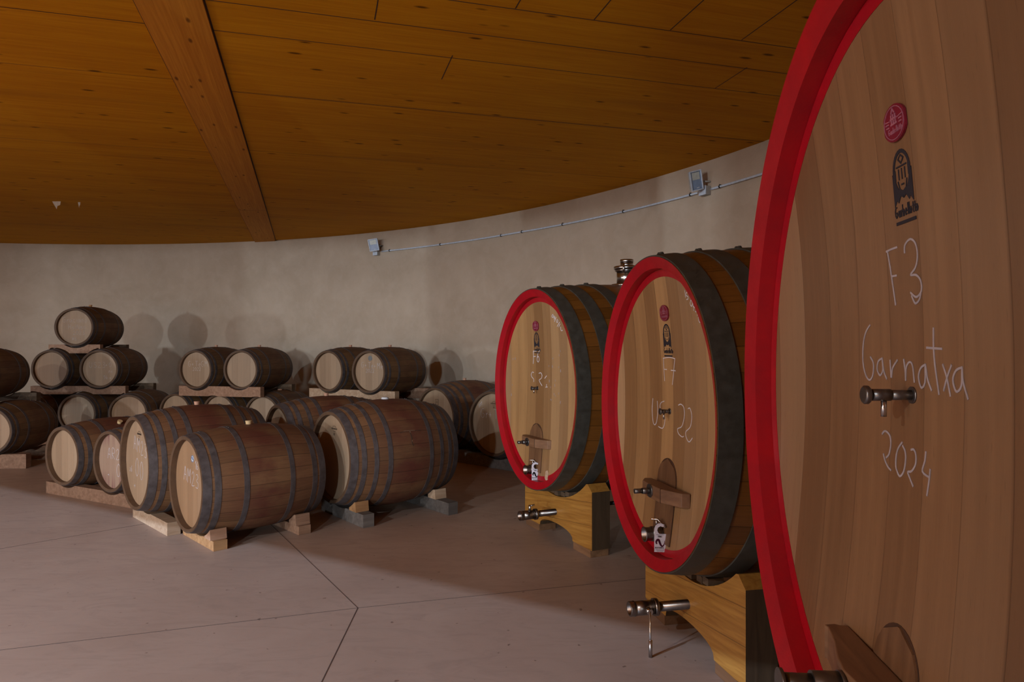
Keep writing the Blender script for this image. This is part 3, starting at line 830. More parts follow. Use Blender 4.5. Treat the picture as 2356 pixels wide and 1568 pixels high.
def timber(name_ref, s, u0, u1, z0, z1, th, mat, label, scoop_up=(), scoop_dn=(), group=None, name='support_timber', cat='timber', dy=0.0):
    """beam lying across the barrels; s = distance behind the front rim of the reference barrel"""
    p, a, lat = local_frame(name_ref)
    o = p + a * s
    y = math.atan2(lat.y, lat.x)
    def arcs(scoops, z, up):
        pts = []
        for nm in scoops:
            pp, ya, T = BAR[nm]
            rel = Vector((pp[0], pp[1])) - o
            u = rel.dot(lat) + 0.0
            # follow the axis of that barrel to the beam's line
            aa = Vector((sin(ya), cos(ya))); k = -rel.dot(a) / aa.dot(a); u = (rel + aa * k).dot(lat)
            r = max(prof(k - th / 2, T['L'], T['rh'], T['rb']), prof(k + th / 2, T['L'], T['rh'], T['rb'])) + .006
            dz = abs(z - pp[2])
            if dz < r:
                h = sqrt(r * r - dz * dz)
                us = []
                for i in range(15):
                    t = -1 + 2 * i / 14; uu = u + h * t
                    if u0 + .002 < uu < u1 - .002:
                        zz = pp[2] - sqrt(max(r * r - (uu - u) ** 2, 0)) * (1 if up else -1)
                        us.append((uu, zz))
                pts += us
        return sorted(pts)
    top = arcs(scoop_up, z1, True); bot = arcs(scoop_dn, z0, False)
    poly = [(u0, z0)] + bot + [(u1, z0), (u1, z1)] + list(reversed(top)) + [(u0, z1)]
    mb = MB()
    # local x = lateral, y = axis, z = up
    zb = z0; cx = (u0 + u1) / 2
    n = len(poly)
    # strip-wise solid: sample shared u positions to keep faces clean
    us = sorted(set([round(q_[0], 5) for q_ in poly]))
    def interp(pl, z, u):
        pl = [(u0, z)] + pl + [(u1, z)]
        for i in range(len(pl) - 1):
            if pl[i][0] <= u <= pl[i + 1][0]:
                d = pl[i + 1][0] - pl[i][0]
                return pl[i][1] if d < 1e-9 else pl[i][1] + (pl[i + 1][1] - pl[i][1]) * (u - pl[i][0]) / d
        return z
    prev = None; vs = []; fs = []
    for u in us:
        zt = interp(top, z1, u); zl = interp(bot, z0, u)
        vs += [(u - cx, -th / 2, zl - zb), (u - cx, th / 2, zl - zb), (u - cx, th / 2, zt - zb), (u - cx, -th / 2, zt - zb)]
    m = len(us)
    for i in range(m - 1):
        k = 4 * i; j = k + 4
        for b in range(4): fs.append((k + b, k + (b + 1) % 4, j + (b + 1) % 4, j + b))
    fs += [(0, 3, 2, 1), (4 * m - 4, 4 * m - 3, 4 * m - 2, 4 * m - 1)]
    mb.add(vs, fs)
    c = o + lat * cx
    ob = mb.build(name, M[mat])
    ob.location = (c.x, c.y, zb); ob.rotation_euler = (0, 0, y)
    return tag(ob, label, cat, group)

TB = 'timbers between the stacked barrels'
def zr(Z, lo, hi): return Z - lo, Z - hi
for st, (ref, u0, u1, zlo, zhi, ups, dns, mat, place) in enumerate([
    ('T', -.40, .36, Z1 - .40, Z1 - .265, ('T',), ('M1', 'M2'), 'timber', 'under the top barrel of the pyramid'),
    ('M1', -.33, 1.12, Z2 - .385, Z2 - .26, ('M1', 'M2'), ('L1', 'L2', 'L3'), 'timber', 'under the middle tier of the pyramid'),
    ('U1', -.33, 1.09, Z2 - .40, Z2 - .25, ('U1', 'U2'), ('B1', 'B2', 'B3'), 'timber', 'under the two upper barrels of the middle stack'),
    ('U3', -.40, 1.16, Z2 - .40, Z2 - .255, ('U3', 'U4'), ('B4', 'B5'), 'timber_pale', 'under the two upper barrels of the right wall stack'),
    ('AU', -.5, .42, Z2 - .385, Z2 - .27, ('AU',), ('AL',), 'timber_dark', 'between the two tiers at the left picture edge')]):
    timber(ref, .10, u0, u1, zlo, zhi, .09, mat, ('pale' if mat == 'timber_pale' else 'dark' if mat == 'timber_dark' else 'brown') + ' front plank ' + place, ups, dns, TB)
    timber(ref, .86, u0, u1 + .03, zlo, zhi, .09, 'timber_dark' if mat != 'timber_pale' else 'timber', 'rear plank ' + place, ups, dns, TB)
FB = 'floor timbers carrying the barrel stacks'
for ref, u0, u1, ups, lab in [('L2', -1.1, 1.15, ('L1', 'L2', 'L3'), 'the pyramid stack'), ('B2', -1.1, 1.1, ('B1', 'B2', 'B3'), 'the middle stack'), ('B5', -1.05, .42, ('B4', 'B5'), 'the right wall stack'), ('AL', -1.2, .42, ('AL',), 'the stack cut by the left edge')]:
    for s, fr in ((.10, 'front'), (.86, 'rear')):
        timber(ref, s, u0, u1, .001, .175, .10, 'timber', fr + ' floor beam below ' + lab, ups, (), FB)
# foreground supports
def rest_h(ref, s):
    pos, y, T = BAR[ref]; return pos[2] - prof(s, T['L'], T['rh'], T['rb'])
PB = 'floor beams under the foreground barrels'
h1 = rest_h('P1', .10) - .003
timber('P1', .10, -.36, 1.20, .001, h1 + .02, .10, 'timber', 'long reddish floor beam under the two small barrels at the left', ('P1', 'P2'), (), PB)
timber('P1', .82, -.36, 1.10, .001, h1 + .02, .10, 'timber', 'rear floor beam under the two small barrels at the left', ('P1', 'P2'), (), PB)
def support(ref, s, u0, u1, mat, lab, cu, cmat, clab, w=.10, chock_h=.085, cw=.12, cu2=None):
    T = BAR[ref][2]
    h = rest_h(ref, s) - .003
    timber(ref, s, u0, u1, .001, h, w, mat, lab, (ref,), (), PB)
    p, a, lat = local_frame(ref)
    pos, y, T = BAR[ref]
    for k, u in enumerate([cu, cu2] if cu2 else [cu]):
        sg = 1 if u > 0 else -1
        r = max(prof(s - cw / 2, T['L'], T['rh'], T['rb']), prof(s + cw / 2, T['L'], T['rh'], T['rb'])) + .008
        zc = pos[2]
        inner = abs(u) - .055; outer = abs(u) + .055
        zi = zc - sqrt(r * r - inner ** 2) - h; zo = chock_h
        # wedge: sloped inner side resting against the barrel
        def zmax(x): return zc - sqrt(max(r * r - x * x, 1e-6)) - h
        xs = [inner + (outer - inner) * i / 6 for i in range(7)]
        tops = [(x, min(zo, zmax(x))) for x in xs]
        poly = [(inner, 0)] + [(outer + .012, 0), (outer, tops[-1][1])] + list(reversed(tops[:-1]))
        if tops[0][1] < .003: poly = poly[:-1]
        poly = [(q_[0] * sg, max(q_[1], 0.0)) for q_ in poly]
        mb = MB(); mb.prism(poly, 'y', -cw / 2, cw / 2)
        c = p + a * s
        ob = mb.build('wooden_chock', M[cmat])
        ob.location = (c.x, c.y, h + .001); ob.rotation_euler = (0, 0, math.atan2(lat.y, lat.x))
        tag(ob, clab if k == 0 else clab.replace('right', 'left'), 'wooden chock', 'chocks wedged beside the foreground barrels')
support('P4', .15, -.34, .30, 'timber_orange', 'orange pine floor beam under the near end of the frontmost barrel', .20, 'timber', 'squarish chock on the orange beam at the right of the frontmost barrel')
support('P4', .80, -.34, .33, 'timber', 'floor beam under the rear end of the frontmost barrel', .235, 'timber', 'wedge chock at the right rear of the frontmost barrel')
support('P5', .15, -.38, .42, 'timber_grey', 'weathered grey floor beam under the near end of the cracked barrel', .245, 'timber_orange', 'orange wedge chock at the right front of the cracked barrel')
support('P5', .93, -.38, .52, 'timber_grey', 'weathered grey floor beam under the far end of the cracked barrel', .26, 'timber_pale', 'pale wedge chock at the right far end of the cracked barrel')
support('P3', .15, -.36, .50, 'timber_pale', 'pale floor beam under the near end of the eight-hooped AM23 barrel', -.22, 'timber', 'chock at the left of the eight-hooped AM23 barrel')
support('P3', .85, -.36, .36, 'timber', 'floor beam under the rear end of the eight-hooped AM23 barrel', -.22, 'timber', 'chock at the left rear of the eight-hooped AM23 barrel')
support('E', .15, -.36, .42, 'timber_grey', 'floor beam under the near end of the barrel before the wall stacks', .24, 'timber', 'chock beside the barrel before the wall stacks, near end')
support('E', .86, -.36, .42, 'timber_grey', 'floor beam under the rear end of the barrel before the wall stacks', .24, 'timber', 'chock beside the barrel before the wall stacks, rear end')
h = rest_h('V2', .14) - .003
timber('V2', .14, -1.6, .9, .001, h + .015, .10, 'timber_grey', 'long grey floor beam under the two large barrels beside the casks', ('V1', 'V2'), (), PB)
timber('V2', .94, -1.6, .9, .001, h + .015, .10, 'timber_grey', 'rear grey floor beam under the two large barrels beside the casks', ('V1', 'V2'), (), PB)

# ---------------------------------------------------------------- big casks
TR_F3=[[(-0.1,0.328),(-0.078,0.33),(-0.049,0.331)],[(-0.095,0.327),(-0.086,0.288),(-0.079,0.251),(-0.069,0.202)],[(-0.081,0.268),(-0.059,0.268)],[(-0.015,0.314),(-0.013,0.328),(0.001,0.337),(0.018,0.339),(0.034,0.329),(0.041,0.311),(0.039,0.292),(0.028,0.275),(0.007,0.263),(0.031,0.26),(0.047,0.249),(0.052,0.234),(0.047,0.221),(0.027,0.213),(0.003,0.224)],[(0.007,0.217),(0.021,0.2),(0.038,0.205),(0.047,0.218)],[(-0.201,0.159),(-0.222,0.144),(-0.237,0.119),(-0.243,0.085),(-0.24,0.057),(-0.226,0.032),(-0.207,0.023),(-0.191,0.036),(-0.187,0.064),(-0.202,0.08)],[(-0.142,0.078),(-0.162,0.07),(-0.168,0.051),(-0.154,0.037),(-0.14,0.049),(-0.142,0.077),(-0.135,0.049),(-0.121,0.03)],[(-0.103,0.074),(-0.099,0.035)],[(-0.097,0.035),(-0.091,0.056),(-0.068,0.075)],[(-0.038,0.077),(-0.032,0.053),(-0.03,0.031)],[(-0.03,0.038),(-0.026,0.061),(-0.011,0.072),(0.002,0.064),(0.009,0.029)],[(0.057,0.068),(0.038,0.06),(0.028,0.041),(0.04,0.019),(0.056,0.031),(0.058,0.068),(0.066,0.04),(0.083,0.016)],[(0.095,0.144),(0.094,0.103),(0.099,0.065),(0.114,0.01)],[(0.065,0.104),(0.127,0.102)],[(0.13,0.07),(0.145,0.046),(0.159,0.01)],[(0.164,0.07),(0.147,0.046),(0.133,0.019)],[(0.204,0.067),(0.181,0.06),(0.169,0.041),(0.182,0.02),(0.201,0.032),(0.204,0.066),(0.207,0.041),(0.225,0.009)],[(-0.141,-0.103),(-0.129,-0.095),(-0.115,-0.096),(-0.101,-0.105),(-0.098,-0.124),(-0.105,-0.146),(-0.118,-0.156)],[(-0.132,-0.15),(-0.123,-0.164),(-0.108,-0.176),(-0.094,-0.181)],[(-0.044,-0.11),(-0.061,-0.125),(-0.07,-0.143),(-0.071,-0.166),(-0.065,-0.177),(-0.05,-0.187),(-0.033,-0.173),(-0.026,-0.146),(-0.029,-0.128),(-0.041,-0.117)],[(-0.002,-0.12),(0.01,-0.118),(0.019,-0.128),(0.019,-0.148),(0.003,-0.166),(-0.014,-0.171),(-0.006,-0.181),(0.011,-0.197)],[(0.062,-0.115),(0.059,-0.134),(0.05,-0.158),(0.081,-0.165)],[(0.082,-0.148),(0.079,-0.171),(0.072,-0.204)]]
TR_F7=[[(-0.059,0.261),(0.011,0.267),(0.076,0.262)],[(-0.055,0.263),(-0.056,0.206),(-0.054,0.148)],[(-0.054,0.206),(-0.023,0.206)],[(0.076,0.262),(0.057,0.207),(0.045,0.164),(0.034,0.134)],[(0.025,0.204),(0.076,0.203)],[(-0.193,0.049),(-0.201,-0.008),(-0.192,-0.066),(-0.172,-0.086),(-0.15,-0.069),(-0.138,-0.016),(-0.142,0.039)],[(-0.064,0.045),(-0.098,0.035),(-0.112,0.017),(-0.099,-0.005),(-0.064,-0.026),(-0.054,-0.048),(-0.067,-0.083),(-0.089,-0.094),(-0.127,-0.09)],[(0.1,0.039),(0.127,0.046),(0.158,0.037),(0.17,0.01),(0.163,-0.022),(0.139,-0.059),(0.092,-0.076),(0.106,-0.098),(0.145,-0.107),(0.164,-0.102)],[(0.211,0.032),(0.231,0.036),(0.25,0.015),(0.252,-0.015),(0.235,-0.051),(0.186,-0.079),(0.195,-0.105),(0.227,-0.12),(0.262,-0.098)],[(0.26,0.575),(0.261,0.545)],[(0.299,0.566),(0.276,0.564),(0.27,0.553),(0.289,0.546),(0.286,0.536),(0.271,0.534)],[(0.321,0.528),(0.306,0.514),(0.317,0.501),(0.334,0.512),(0.321,0.528)],[(0.338,0.512),(0.337,0.499),(0.356,0.493)],[(0.355,0.503),(0.338,0.481)],[(0.356,0.477),(0.364,0.473)],[(0.374,0.458),(0.392,0.46),(0.384,0.443),(0.393,0.427),(0.407,0.427)]]
TR_F6=[[(-0.123,0.286),(-0.067,0.287)],[(-0.121,0.286),(-0.121,0.241),(-0.129,0.188)],[(-0.121,0.243),(-0.085,0.246)],[(-0.011,0.294),(-0.043,0.27),(-0.06,0.237),(-0.062,0.213),(-0.042,0.203),(-0.026,0.223),(-0.04,0.247),(-0.061,0.232)],[(-0.121,0.119),(-0.147,0.121),(-0.164,0.101),(-0.153,0.082),(-0.123,0.066),(-0.123,0.047)],[(-0.035,0.115),(-0.005,0.121),(0.015,0.103),(0.004,0.079),(-0.032,0.061),(0.014,0.023)],[(0.06,0.081),(0.09,0.101)],[(0.074,0.015),(0.104,0.018)],[(0.089,0.037),(0.089,0.018)],[(0.229,0.558),(0.212,0.547),(0.221,0.536),(0.237,0.546),(0.229,0.558)],[(0.252,0.546),(0.241,0.535),(0.265,0.53)],[(0.262,0.543),(0.248,0.519)],[(0.281,0.536),(0.252,0.505)],[(0.293,0.517),(0.286,0.5),(0.301,0.499),(0.308,0.512),(0.299,0.519)],[(0.331,0.498),(0.292,0.469)],[(0.339,0.485),(0.323,0.472),(0.316,0.464)],[(0.346,0.463),(0.349,0.441),(0.363,0.436),(0.376,0.44)]]

def cask(key, pos, yaw, R, rb, asp, L, rec, dish, th, label, chalk, feat, u0=0.0, head='cask_head', hoops=(), cw=.006, seg=160, top_port=False, spig=(.055, .010), plaque_v=.485, stamp_v=.43):
    y = radians(yaw); ax = Vector((sin(y), cos(y)))
    e = empty('red_rimmed_cask', (pos[0] + ax.x * L / 2, pos[1] + ax.y * L / 2, pos[2] - rb), pi / 2 - y)
    tag(e, label, 'wine cask', 'big oval casks with red rims')
    bev = .02
    mb, path = body_mesh(L, R, rb, th, rec, asp, seg, bev)
    def pick(p):
        c = p.center; s = c.x + L / 2; r = sqrt((c.y / asp) ** 2 + (c.z - rb) ** 2)
        if (s < rec + .001 or s > L - rec - .001) and r < R - .0005 and prof(max(min(s, L), 0), L, R, rb) - r > .004: return 1
        return 0
    me = finish_body(mb, 'staves', [M['cask_staves'], M['red']], pick)
    obj('staves', me, None, e)
    ri = R - th - .003
    for flip in (False, True):
        h = disc_mesh(rec - .003, ri, asp, rb, .03, dish, 96, 14, L, flip).mesh('head'); h.materials.append(M[head]); obj('head', h, None, e)
    def surf(u, v, l):
        q = min(1.0, sqrt((u / asp) ** 2 + v * v) / ri)
        return (rec - .003 + dish * (1 - q * q) - L / 2 - l, -u, rb + v)
    # red painted band round the edge of the head
    mb = MB(); n = 120; bw = .036
    rg = []
    for r in (ri - .001, ri - bw):
        rg += [surf(asp * r * cos(2 * pi * k / n), r * sin(2 * pi * k / n), .0015) for k in range(n)]
    rg += [surf(asp * r * cos(2 * pi * k / n), r * sin(2 * pi * k / n), .0001) for r in (ri - .001, ri - bw) for k in range(n)]
    fs = []
    for k in range(n):
        k2 = (k + 1) % n
        fs += [(k, k2, n + k2, n + k), (n + k, n + k2, 3 * n + k2, 3 * n + k), (2 * n + k, 3 * n + k, 3 * n + k2, 2 * n + k2), (k, 2 * n + k, 2 * n + k2, k2)]
    mb.add(rg, fs, False)
    mb.build('painted_band', M['red'], e)
    for s0, s1 in hoops:
        m = hoop_mesh(L, R, rb, s0, s1, .007, asp, seg, True, .014, .04); m.materials.append(M['cask_hoop']); obj('hoop', m, None, e)
    # chalk
    mb = MB()
    for st in chalk: ribbon(mb, st, cw, surf)
    if chalk: mb.build('chalk_writing', M['chalk_soft' if key == 'F3' else 'chalk'], e)
    # plaque: red shield-oval with a tower, ribbon and name
    def plate(name, pts, lift0, lift1, mat, parent=e):
        m2 = MB(); n_ = len(pts)
        m2.add([surf(*p, lift1) for p in pts] + [surf(*p, lift0) for p in pts], [tuple(range(n_)), tuple(reversed(range(n_, 2 * n_)))] + [(k, k + n_, (k + 1) % n_ + n_, (k + 1) % n_) for k in range(n_)])
        return m2.build(name, M[mat], parent)
    pv, pw, ph = plaque_v, .052, .040
    oval = [(u0 + (pw if abs(cos(a)) < .86 else pw * 1.0) * max(-.93, min(.93, cos(a) * 1.02)), pv + ph * sin(a)) for a in [2 * pi * k / 28 for k in range(28)]]
    pl = plate('maker_plaque', oval, .001, .006, 'crimson')
    m2 = MB()
    def rb_(L_, wd, sm=False): ribbon(m2, L_, wd, surf, .0075, sm)
    rb_([(u0 + pw * .86 * cos(2 * pi * k / 24), pv + ph * .88 * sin(2 * pi * k / 24)) for k in range(25)], .0018)
    for du in (-.009, 0, .009): rb_([(u0 + du, pv - .002), (u0 + du, pv + .018)], .004)
    rb_([(u0 - .013, pv + .010), (u0 + .013, pv + .010)], .004); rb_([(u0 - .007, pv + .022), (u0, pv + .031), (u0 + .007, pv + .022)], .004)
    rb_([(u0 - .013, pv - .002), (u0 + .013, pv - .002)], .004)
    rb_([(u0 - .040, pv + .010), (u0 - .018, pv + .008)], .002); rb_([(u0 + .018, pv + .008), (u0 + .040, pv + .010)], .002)
    for sx in (-1, 1):
        rb_([(u0 + sx * .036, pv + .003), (u0 + sx * .024, pv + .003)], .003); rb_([(u0 + sx * .034, pv - .004), (u0 + sx * .024, pv - .004)], .003)
    for st in text_strokes('Garbelloto'.replace('t', 'tt', 1) if False else 'Garbellotto', u0 - .027, pv - .021, .012): ribbon(m2, st, .0016, surf, .0075, False)
    m2.build('plaque_relief', M['pink_line'], pl)
    # dark arch stamp with lettering
    sv = stamp_v; hw = .043
    arch = [(u0 + hw * cos(a), sv - .043 + .043 * sin(a)) for a in [pi * k / 14 for k in range(15)]]
    ring = MB()
    ell = [(u0 + .036 * cos(2 * pi * k / 28), sv - .048 + .046 * sin(2 * pi * k / 28)) for k in range(29)]
    ribbon(ring, ell, .008, surf, .0016, False)
    # lower corners
    for sx in (-1, 1):
        pts = [(u0 + sx * .043, sv - .045), (u0 + sx * .043, sv - .118), (u0 + sx * .030, sv - .105), (u0 + sx * .024, sv - .112), (u0 + sx * .012, sv - .098), (u0 + sx * .001, sv - .104), (u0 + sx * .001, sv - .094), (u0 + sx * .02, sv - .088), (u0 + sx * .034, sv - .07)]
        if sx < 0: pts = pts[::-1]
        n_ = len(pts)
        ring.add([surf(*p, .0016) for p in pts] + [surf(*p, .0003) for p in pts], [tuple(range(n_)), tuple(reversed(range(n_, 2 * n_)))] + [(k, k + n_, (k + 1) % n_ + n_, (k + 1) % n_) for k in range(n_)])
    for L_ in ([(u0 - .012, sv - .018), (u0, sv - .010), (u0 + .012, sv - .018), (u0, sv - .028), (u0 - .012, sv - .018)], [(u0 - .022, sv - .034), (u0 + .022, sv - .034)],
               [(u0 - .014, sv - .040), (u0 - .014, sv - .062)], [(u0, sv - .040), (u0, sv - .062)], [(u0 + .014, sv - .040), (u0 + .014, sv - .062)],
               [(u0 - .020, sv - .066), (u0 - .014, sv - .084), (u0, sv - .090), (u0 + .014, sv - .084), (u0 + .020, sv - .066)], [(u0 - .005, sv - .074), (u0 + .005, sv - .074)],
               [(u0 - .030, sv - .040), (u0 - .030, sv - .062)], [(u0 + .030, sv - .034), (u0 + .030, sv - .058)]):
        ribbon(ring, L_, .0034, surf, .0016, False)
    so = ring.build('ink_stamp', M['ink'], e)
    m2 = MB()
    for st in text_strokes('Garbellotto', u0 - .044, sv - .142, .024, 0.0): ribbon(m2, [(u0 - .044 + (p[0] - u0 + .044) * .80, p[1]) for p in st], .0030, surf, .0017, False)
    for i in range(11):
        a = u0 - .040 + i * .008
        ribbon(m2, [(a, sv - .156), (a + .0045, sv - .156)], .007, surf, .0017, False)
    m2.build('stamp_lettering', M['ink'], so)
    # tasting tap in the middle
    ln, tr = spig
    x0 = surf(u0, 0, 0)[0]; cy = -u0
    mb = MB(); mb.tube([(x0 + .002, cy, rb), (x0 - .004, cy, rb)], tr * 1.5, 20); mb.tube([(x0 - .004, cy, rb), (x0 - ln * .45, cy, rb)], tr * .9, 20, True)
    mb.tube([(x0 - ln * .45, cy, rb), (x0 - ln * .82, cy, rb)], tr * 1.05, 20); mb.tube([(x0 - ln * .80, cy, rb), (x0 - ln * .86, cy, rb)], tr * .8, 20)
    mb.tube([(x0 - ln * .86, cy, rb), (x0 - ln * .90, cy, rb), (x0 - ln * .97, cy, rb), (x0 - ln, cy, rb)], tr * 1.5, 20, True, [tr * 1.3, tr * 1.65, tr * 1.65, tr * 1.35])
    tp = mb.build('tasting_tap', M['steel_dull'], e)
    mb = MB(); mb.tube([(x0 - ln * .58, cy, rb - tr * .8), (x0 - ln * .58, cy, rb - tr * 3.8)], tr * .5, 14)
    mb.build('spout', M['steel'], tp)
    # manway door: proud arched board
    dv, dw = feat['door']; vb = feat['door_bottom']
    vc = dv - dw * 1.05
    arch = [(u0 + dw * cos(a), vc + dw * 1.05 * sin(a)) for a in [pi * k / 18 for k in range(19)]]
    dpts = arch + [(u0 - dw * .95, vb), (u0 + dw * .95, vb)]
    plate('manway_seam', [(u0 + (p[0] - u0) * 1.035, p[1] + (.0035 if p[1] > vb + .01 else 0)) for p in dpts], .0003, .0012, 'joint')
    dm = MB(); n_ = len(dpts)
    fr = [surf(*p, .005) for p in dpts]; bk = [surf(*p, -.002) for p in dpts]
    # fan over rows so the board follows the dish
    rows = []
    for j in range(13):
        v_ = vb + (dv - vb) * j / 12
        if v_ > vc: w_ = dw * sqrt(max(0, 1 - ((v_ - vc) / (dw * 1.05)) ** 2))
        else: w_ = dw * (.95 + .05 * (v_ - vb) / (vc - vb))
        w_ = max(w_, .004)
        rows.append([surf(u0 + w_ * t, v_, .006) for t in (-1, -.5, 0, .5, 1)] + [surf(u0 + w_ * t, v_, .0005) for t in (1, .5, 0, -.5, -1)])
    vs = [p for r_ in rows for p in r_]
    fs = [(i * 10 + k, i * 10 + (k + 1) % 10, (i + 1) * 10 + (k + 1) % 10, (i + 1) * 10 + k) for i in range(12) for k in range(10)]
    fs += [tuple(reversed(range(10))), tuple(range(120, 130))]
    dm.add(vs, fs)
    dr = dm.build('manway_door', M['door_wood'], e)
    # bowed oak crossbar with bolt
    bt, bh = feat['bar']
    xr = surf(u0, bt, 0)[0] - .008
    f0 = -L / 2 + feat.get('front', 0.0)
    sh = feat.get('bar_shift', 0.0)
    bp = [(f0 + s_, -(u_ + sh) + u0) for u_, s_ in ((-.07, .002), (-.125, .035), (-.115, .07), (-.015, .075), (.12, .075), (.28, .087), (.263, .052), (.15, 0), (.03, -.0035))] if key != 'F3' else [(xr, .25), (xr, -.28), (f0 + .045 + .0, -.28), (f0 + .030, -.20), (f0 + .008, -.08), (f0 + .0, .0), (f0 + .010, .06), (f0 + .035, .15), (f0 + .050, .235), (f0 + .046, .25), (f0 + .075, .258), (f0 + .085, .25)]
    mb = MB(); mb.prism([(p[0], p[1] - u0) for p in bp], 'z', rb + bt - bh, rb + bt)
    br = mb.build('crossbar', M['bar_wood'], e, bevel=.003)
    mb = MB(); mb.box((f0 + .006, -u0 - (.075 if key == 'F3' else .148 + sh - u0), rb + bt - bh / 2), (.014, .005, bh * 1.01)); mb.build('saw_kerf', M['joint'], br)
    bv = feat['bolt']
    bl = feat.get('bolt_len', .08); br_ = feat.get('bolt_r', .012)
    mb = MB(); yb_ = -u0 if key == 'F3' else -(.035 + sh)
    f1 = f0 - .004
    mb.tube([(f1 + .004, yb_, rb + bv), (f1 - .004, yb_, rb + bv)], br_ * feat.get('washer', 2.7), 24); mb.tube([(f1, yb_, rb + bv), (f1 - bl * .5, yb_, rb + bv)], br_ * 1.25, 20); mb.tube([(f1 - bl * .5, yb_, rb + bv), (f1 - bl, yb_, rb + bv)], br_, 20)
    if key == 'F3': mb.tube([(f1 - bl, yb_, rb + bv), (f1 - bl - .008, yb_, rb + bv)], br_ * 1.35, 24)
    mb.build('clamp_bolt', M['steel_dull'], e)
    # outlet valve on the head near the bottom
    vv = feat['valve']; r0 = .036
    xs = surf(u0, vv, 0)[0]; xe = -L / 2 + feat.get('valve_front', -.02)
    mb = MB(); mb.tube([(xs + .01, -u0, rb + vv), (xe + .05, -u0, rb + vv)], r0 * .86, 28)
    mb.tube([(xe + .075, -u0, rb + vv), (xe + .062, -u0, rb + vv)], r0 * 1.08, 28); mb.tube([(xe + .05, -u0, rb + vv), (xe + .038, -u0, rb + vv)], r0 * 1.02, 28)
    # open ring mouth
    n_ = 28
    def ringp(x, r): return [(x, -u0 + r * cos(2 * pi * k / n_), rb + vv + r * sin(2 * pi * k / n_)) for k in range(n_)]
    pr_ = [(xe + .04, r0 * .9), (xe + .006, r0 * .92), (xe + .004, r0 * 1.02), (xe, r0 * 1.02), (xe, r0 * .82), (xe + .03, r0 * .80)]
    vs = [p for x_, r_ in pr_ for p in ringp(x_, r_)]
    mb.add(vs, [(i * n_ + k, (i + 1) * n_ + k, (i + 1) * n_ + (k + 1) % n_, i * n_ + (k + 1) % n_) for i in range(5) for k in range(n_)], True)
    mb.add(ringp(xe + .03, r0 * .80), [tuple(range(n_))])
    vo = mb.build('outlet_valve', M['steel_pipe'], e)
    mb = MB(); mb.tube([(xe + .068, -u0, rb + vv + r0), (xe + .066, -u0, rb + vv + r0 + .034)], .006, 12)
    mb.tube([(xe + .040, -u0 + .004, rb + vv + r0 + .036), (xe + .072, -u0 - .004, rb + vv + r0 + .034), (xe + .085, -u0 - .06, rb + vv + r0 + .008)], .0045, 12)
    mb.build('valve_lever', M['steel'], vo)
    if top_port:
        zt = 2 * rb
        mb = MB(); x_ = .0
        mb.tube([(x_, 0, zt - .01), (x_, 0, zt + .008)], .125, 36); mb.tube([(x_, 0, zt + .006), (x_, 0, zt + .115)], .082, 36)
        mb.tube([(x_, 0, zt + .110), (x_, 0, zt + .120), (x_, 0, zt + .126)], .09, 36, True, [.09, .098, .092])
        hp = mb.build('top_hatch', M['steel'], e)
        mb = MB(); mb.tube([(x_, 0, zt + .1262), (x_, 0, zt + .134), (x_, 0, zt + .150), (x_, 0, zt + .154)], .1, 36, True, [.10, .106, .106, .10])
        mb.build('clamp_ring', M['steel'], hp)
        mb = MB(); mb.tube([(x_, 0, zt + .154), (x_, 0, zt + .180)], .052, 30); mb.tube([(x_, 0, zt + .180), (x_, 0, zt + .184)], .048, 30); mb.tube([(x_, 0, zt + .184), (x_, 0, zt + .210)], .054, 30)
        mb.build('hatch_cap', M['steel'], hp)
        a_ = 3.9
        mb = MB(); c_ = Vector((x_ + .112 * cos(a_), .112 * sin(a_), 0))
        mb.tube([(c_.x, c_.y, zt + .165), (c_.x * 1.06, c_.y * 1.06, zt + .13), (c_.x * .98, c_.y * .98, zt + .095)], .009, 10)
        mb.build('clamp_lever', M['steel'], hp)
    # drain pipe passing below the cask and out through the cradle
    dh, d_out = feat['drain']
    fx = -L / 2 + feat['stand_s']
    zd = dh - (pos[2] - rb)
    yd = feat.get('drain_y', 0.0)
    mb = MB(); r1 = .024
    mb.tube([(fx + .35, yd, rb * 0 + .012), (fx + .30, yd, zd + .02), (fx + .25, yd, zd), (fx - d_out + .135, yd, zd)], r1, 24)
    mb.tube([(fx - d_out + .145, yd, zd), (fx - d_out + .125, yd, zd)], r1 * 1.75, 24); mb.tube([(fx - d_out + .125, yd, zd), (fx - d_out + .115, yd, zd)], r1 * 1.35, 24)
    mb.tube([(fx - d_out + .118, yd, zd), (fx - d_out + .03, yd, zd)], r1 * 1.45, 24)
    r2 = r1 * 1.5; pr_ = [(.03, r2 * .95), (.025, r2 * 1.06), (.018, r2 * .98), (.002, r2 * 1.02), (0, r2 * .98), (0, r2 * .72), (.05, r2 * .70)]
    vs = [(fx - d_out + a, yd + r_ * cos(2 * pi * k / 24), zd + r_ * sin(2 * pi * k / 24)) for a, r_ in pr_ for k in range(24)]
    mb.add(vs, [(i * 24 + k, (i + 1) * 24 + k, (i + 1) * 24 + (k + 1) % 24, i * 24 + (k + 1) % 24) for i in range(6) for k in range(24)], True)
    mb.add(vs[-24:], [tuple(range(24))])
    dp = mb.build('drain_pipe', M['steel_pipe'], e)
    lev = feat.get('lever', 'up')
    mb = MB()
    X = fx - d_out + .088
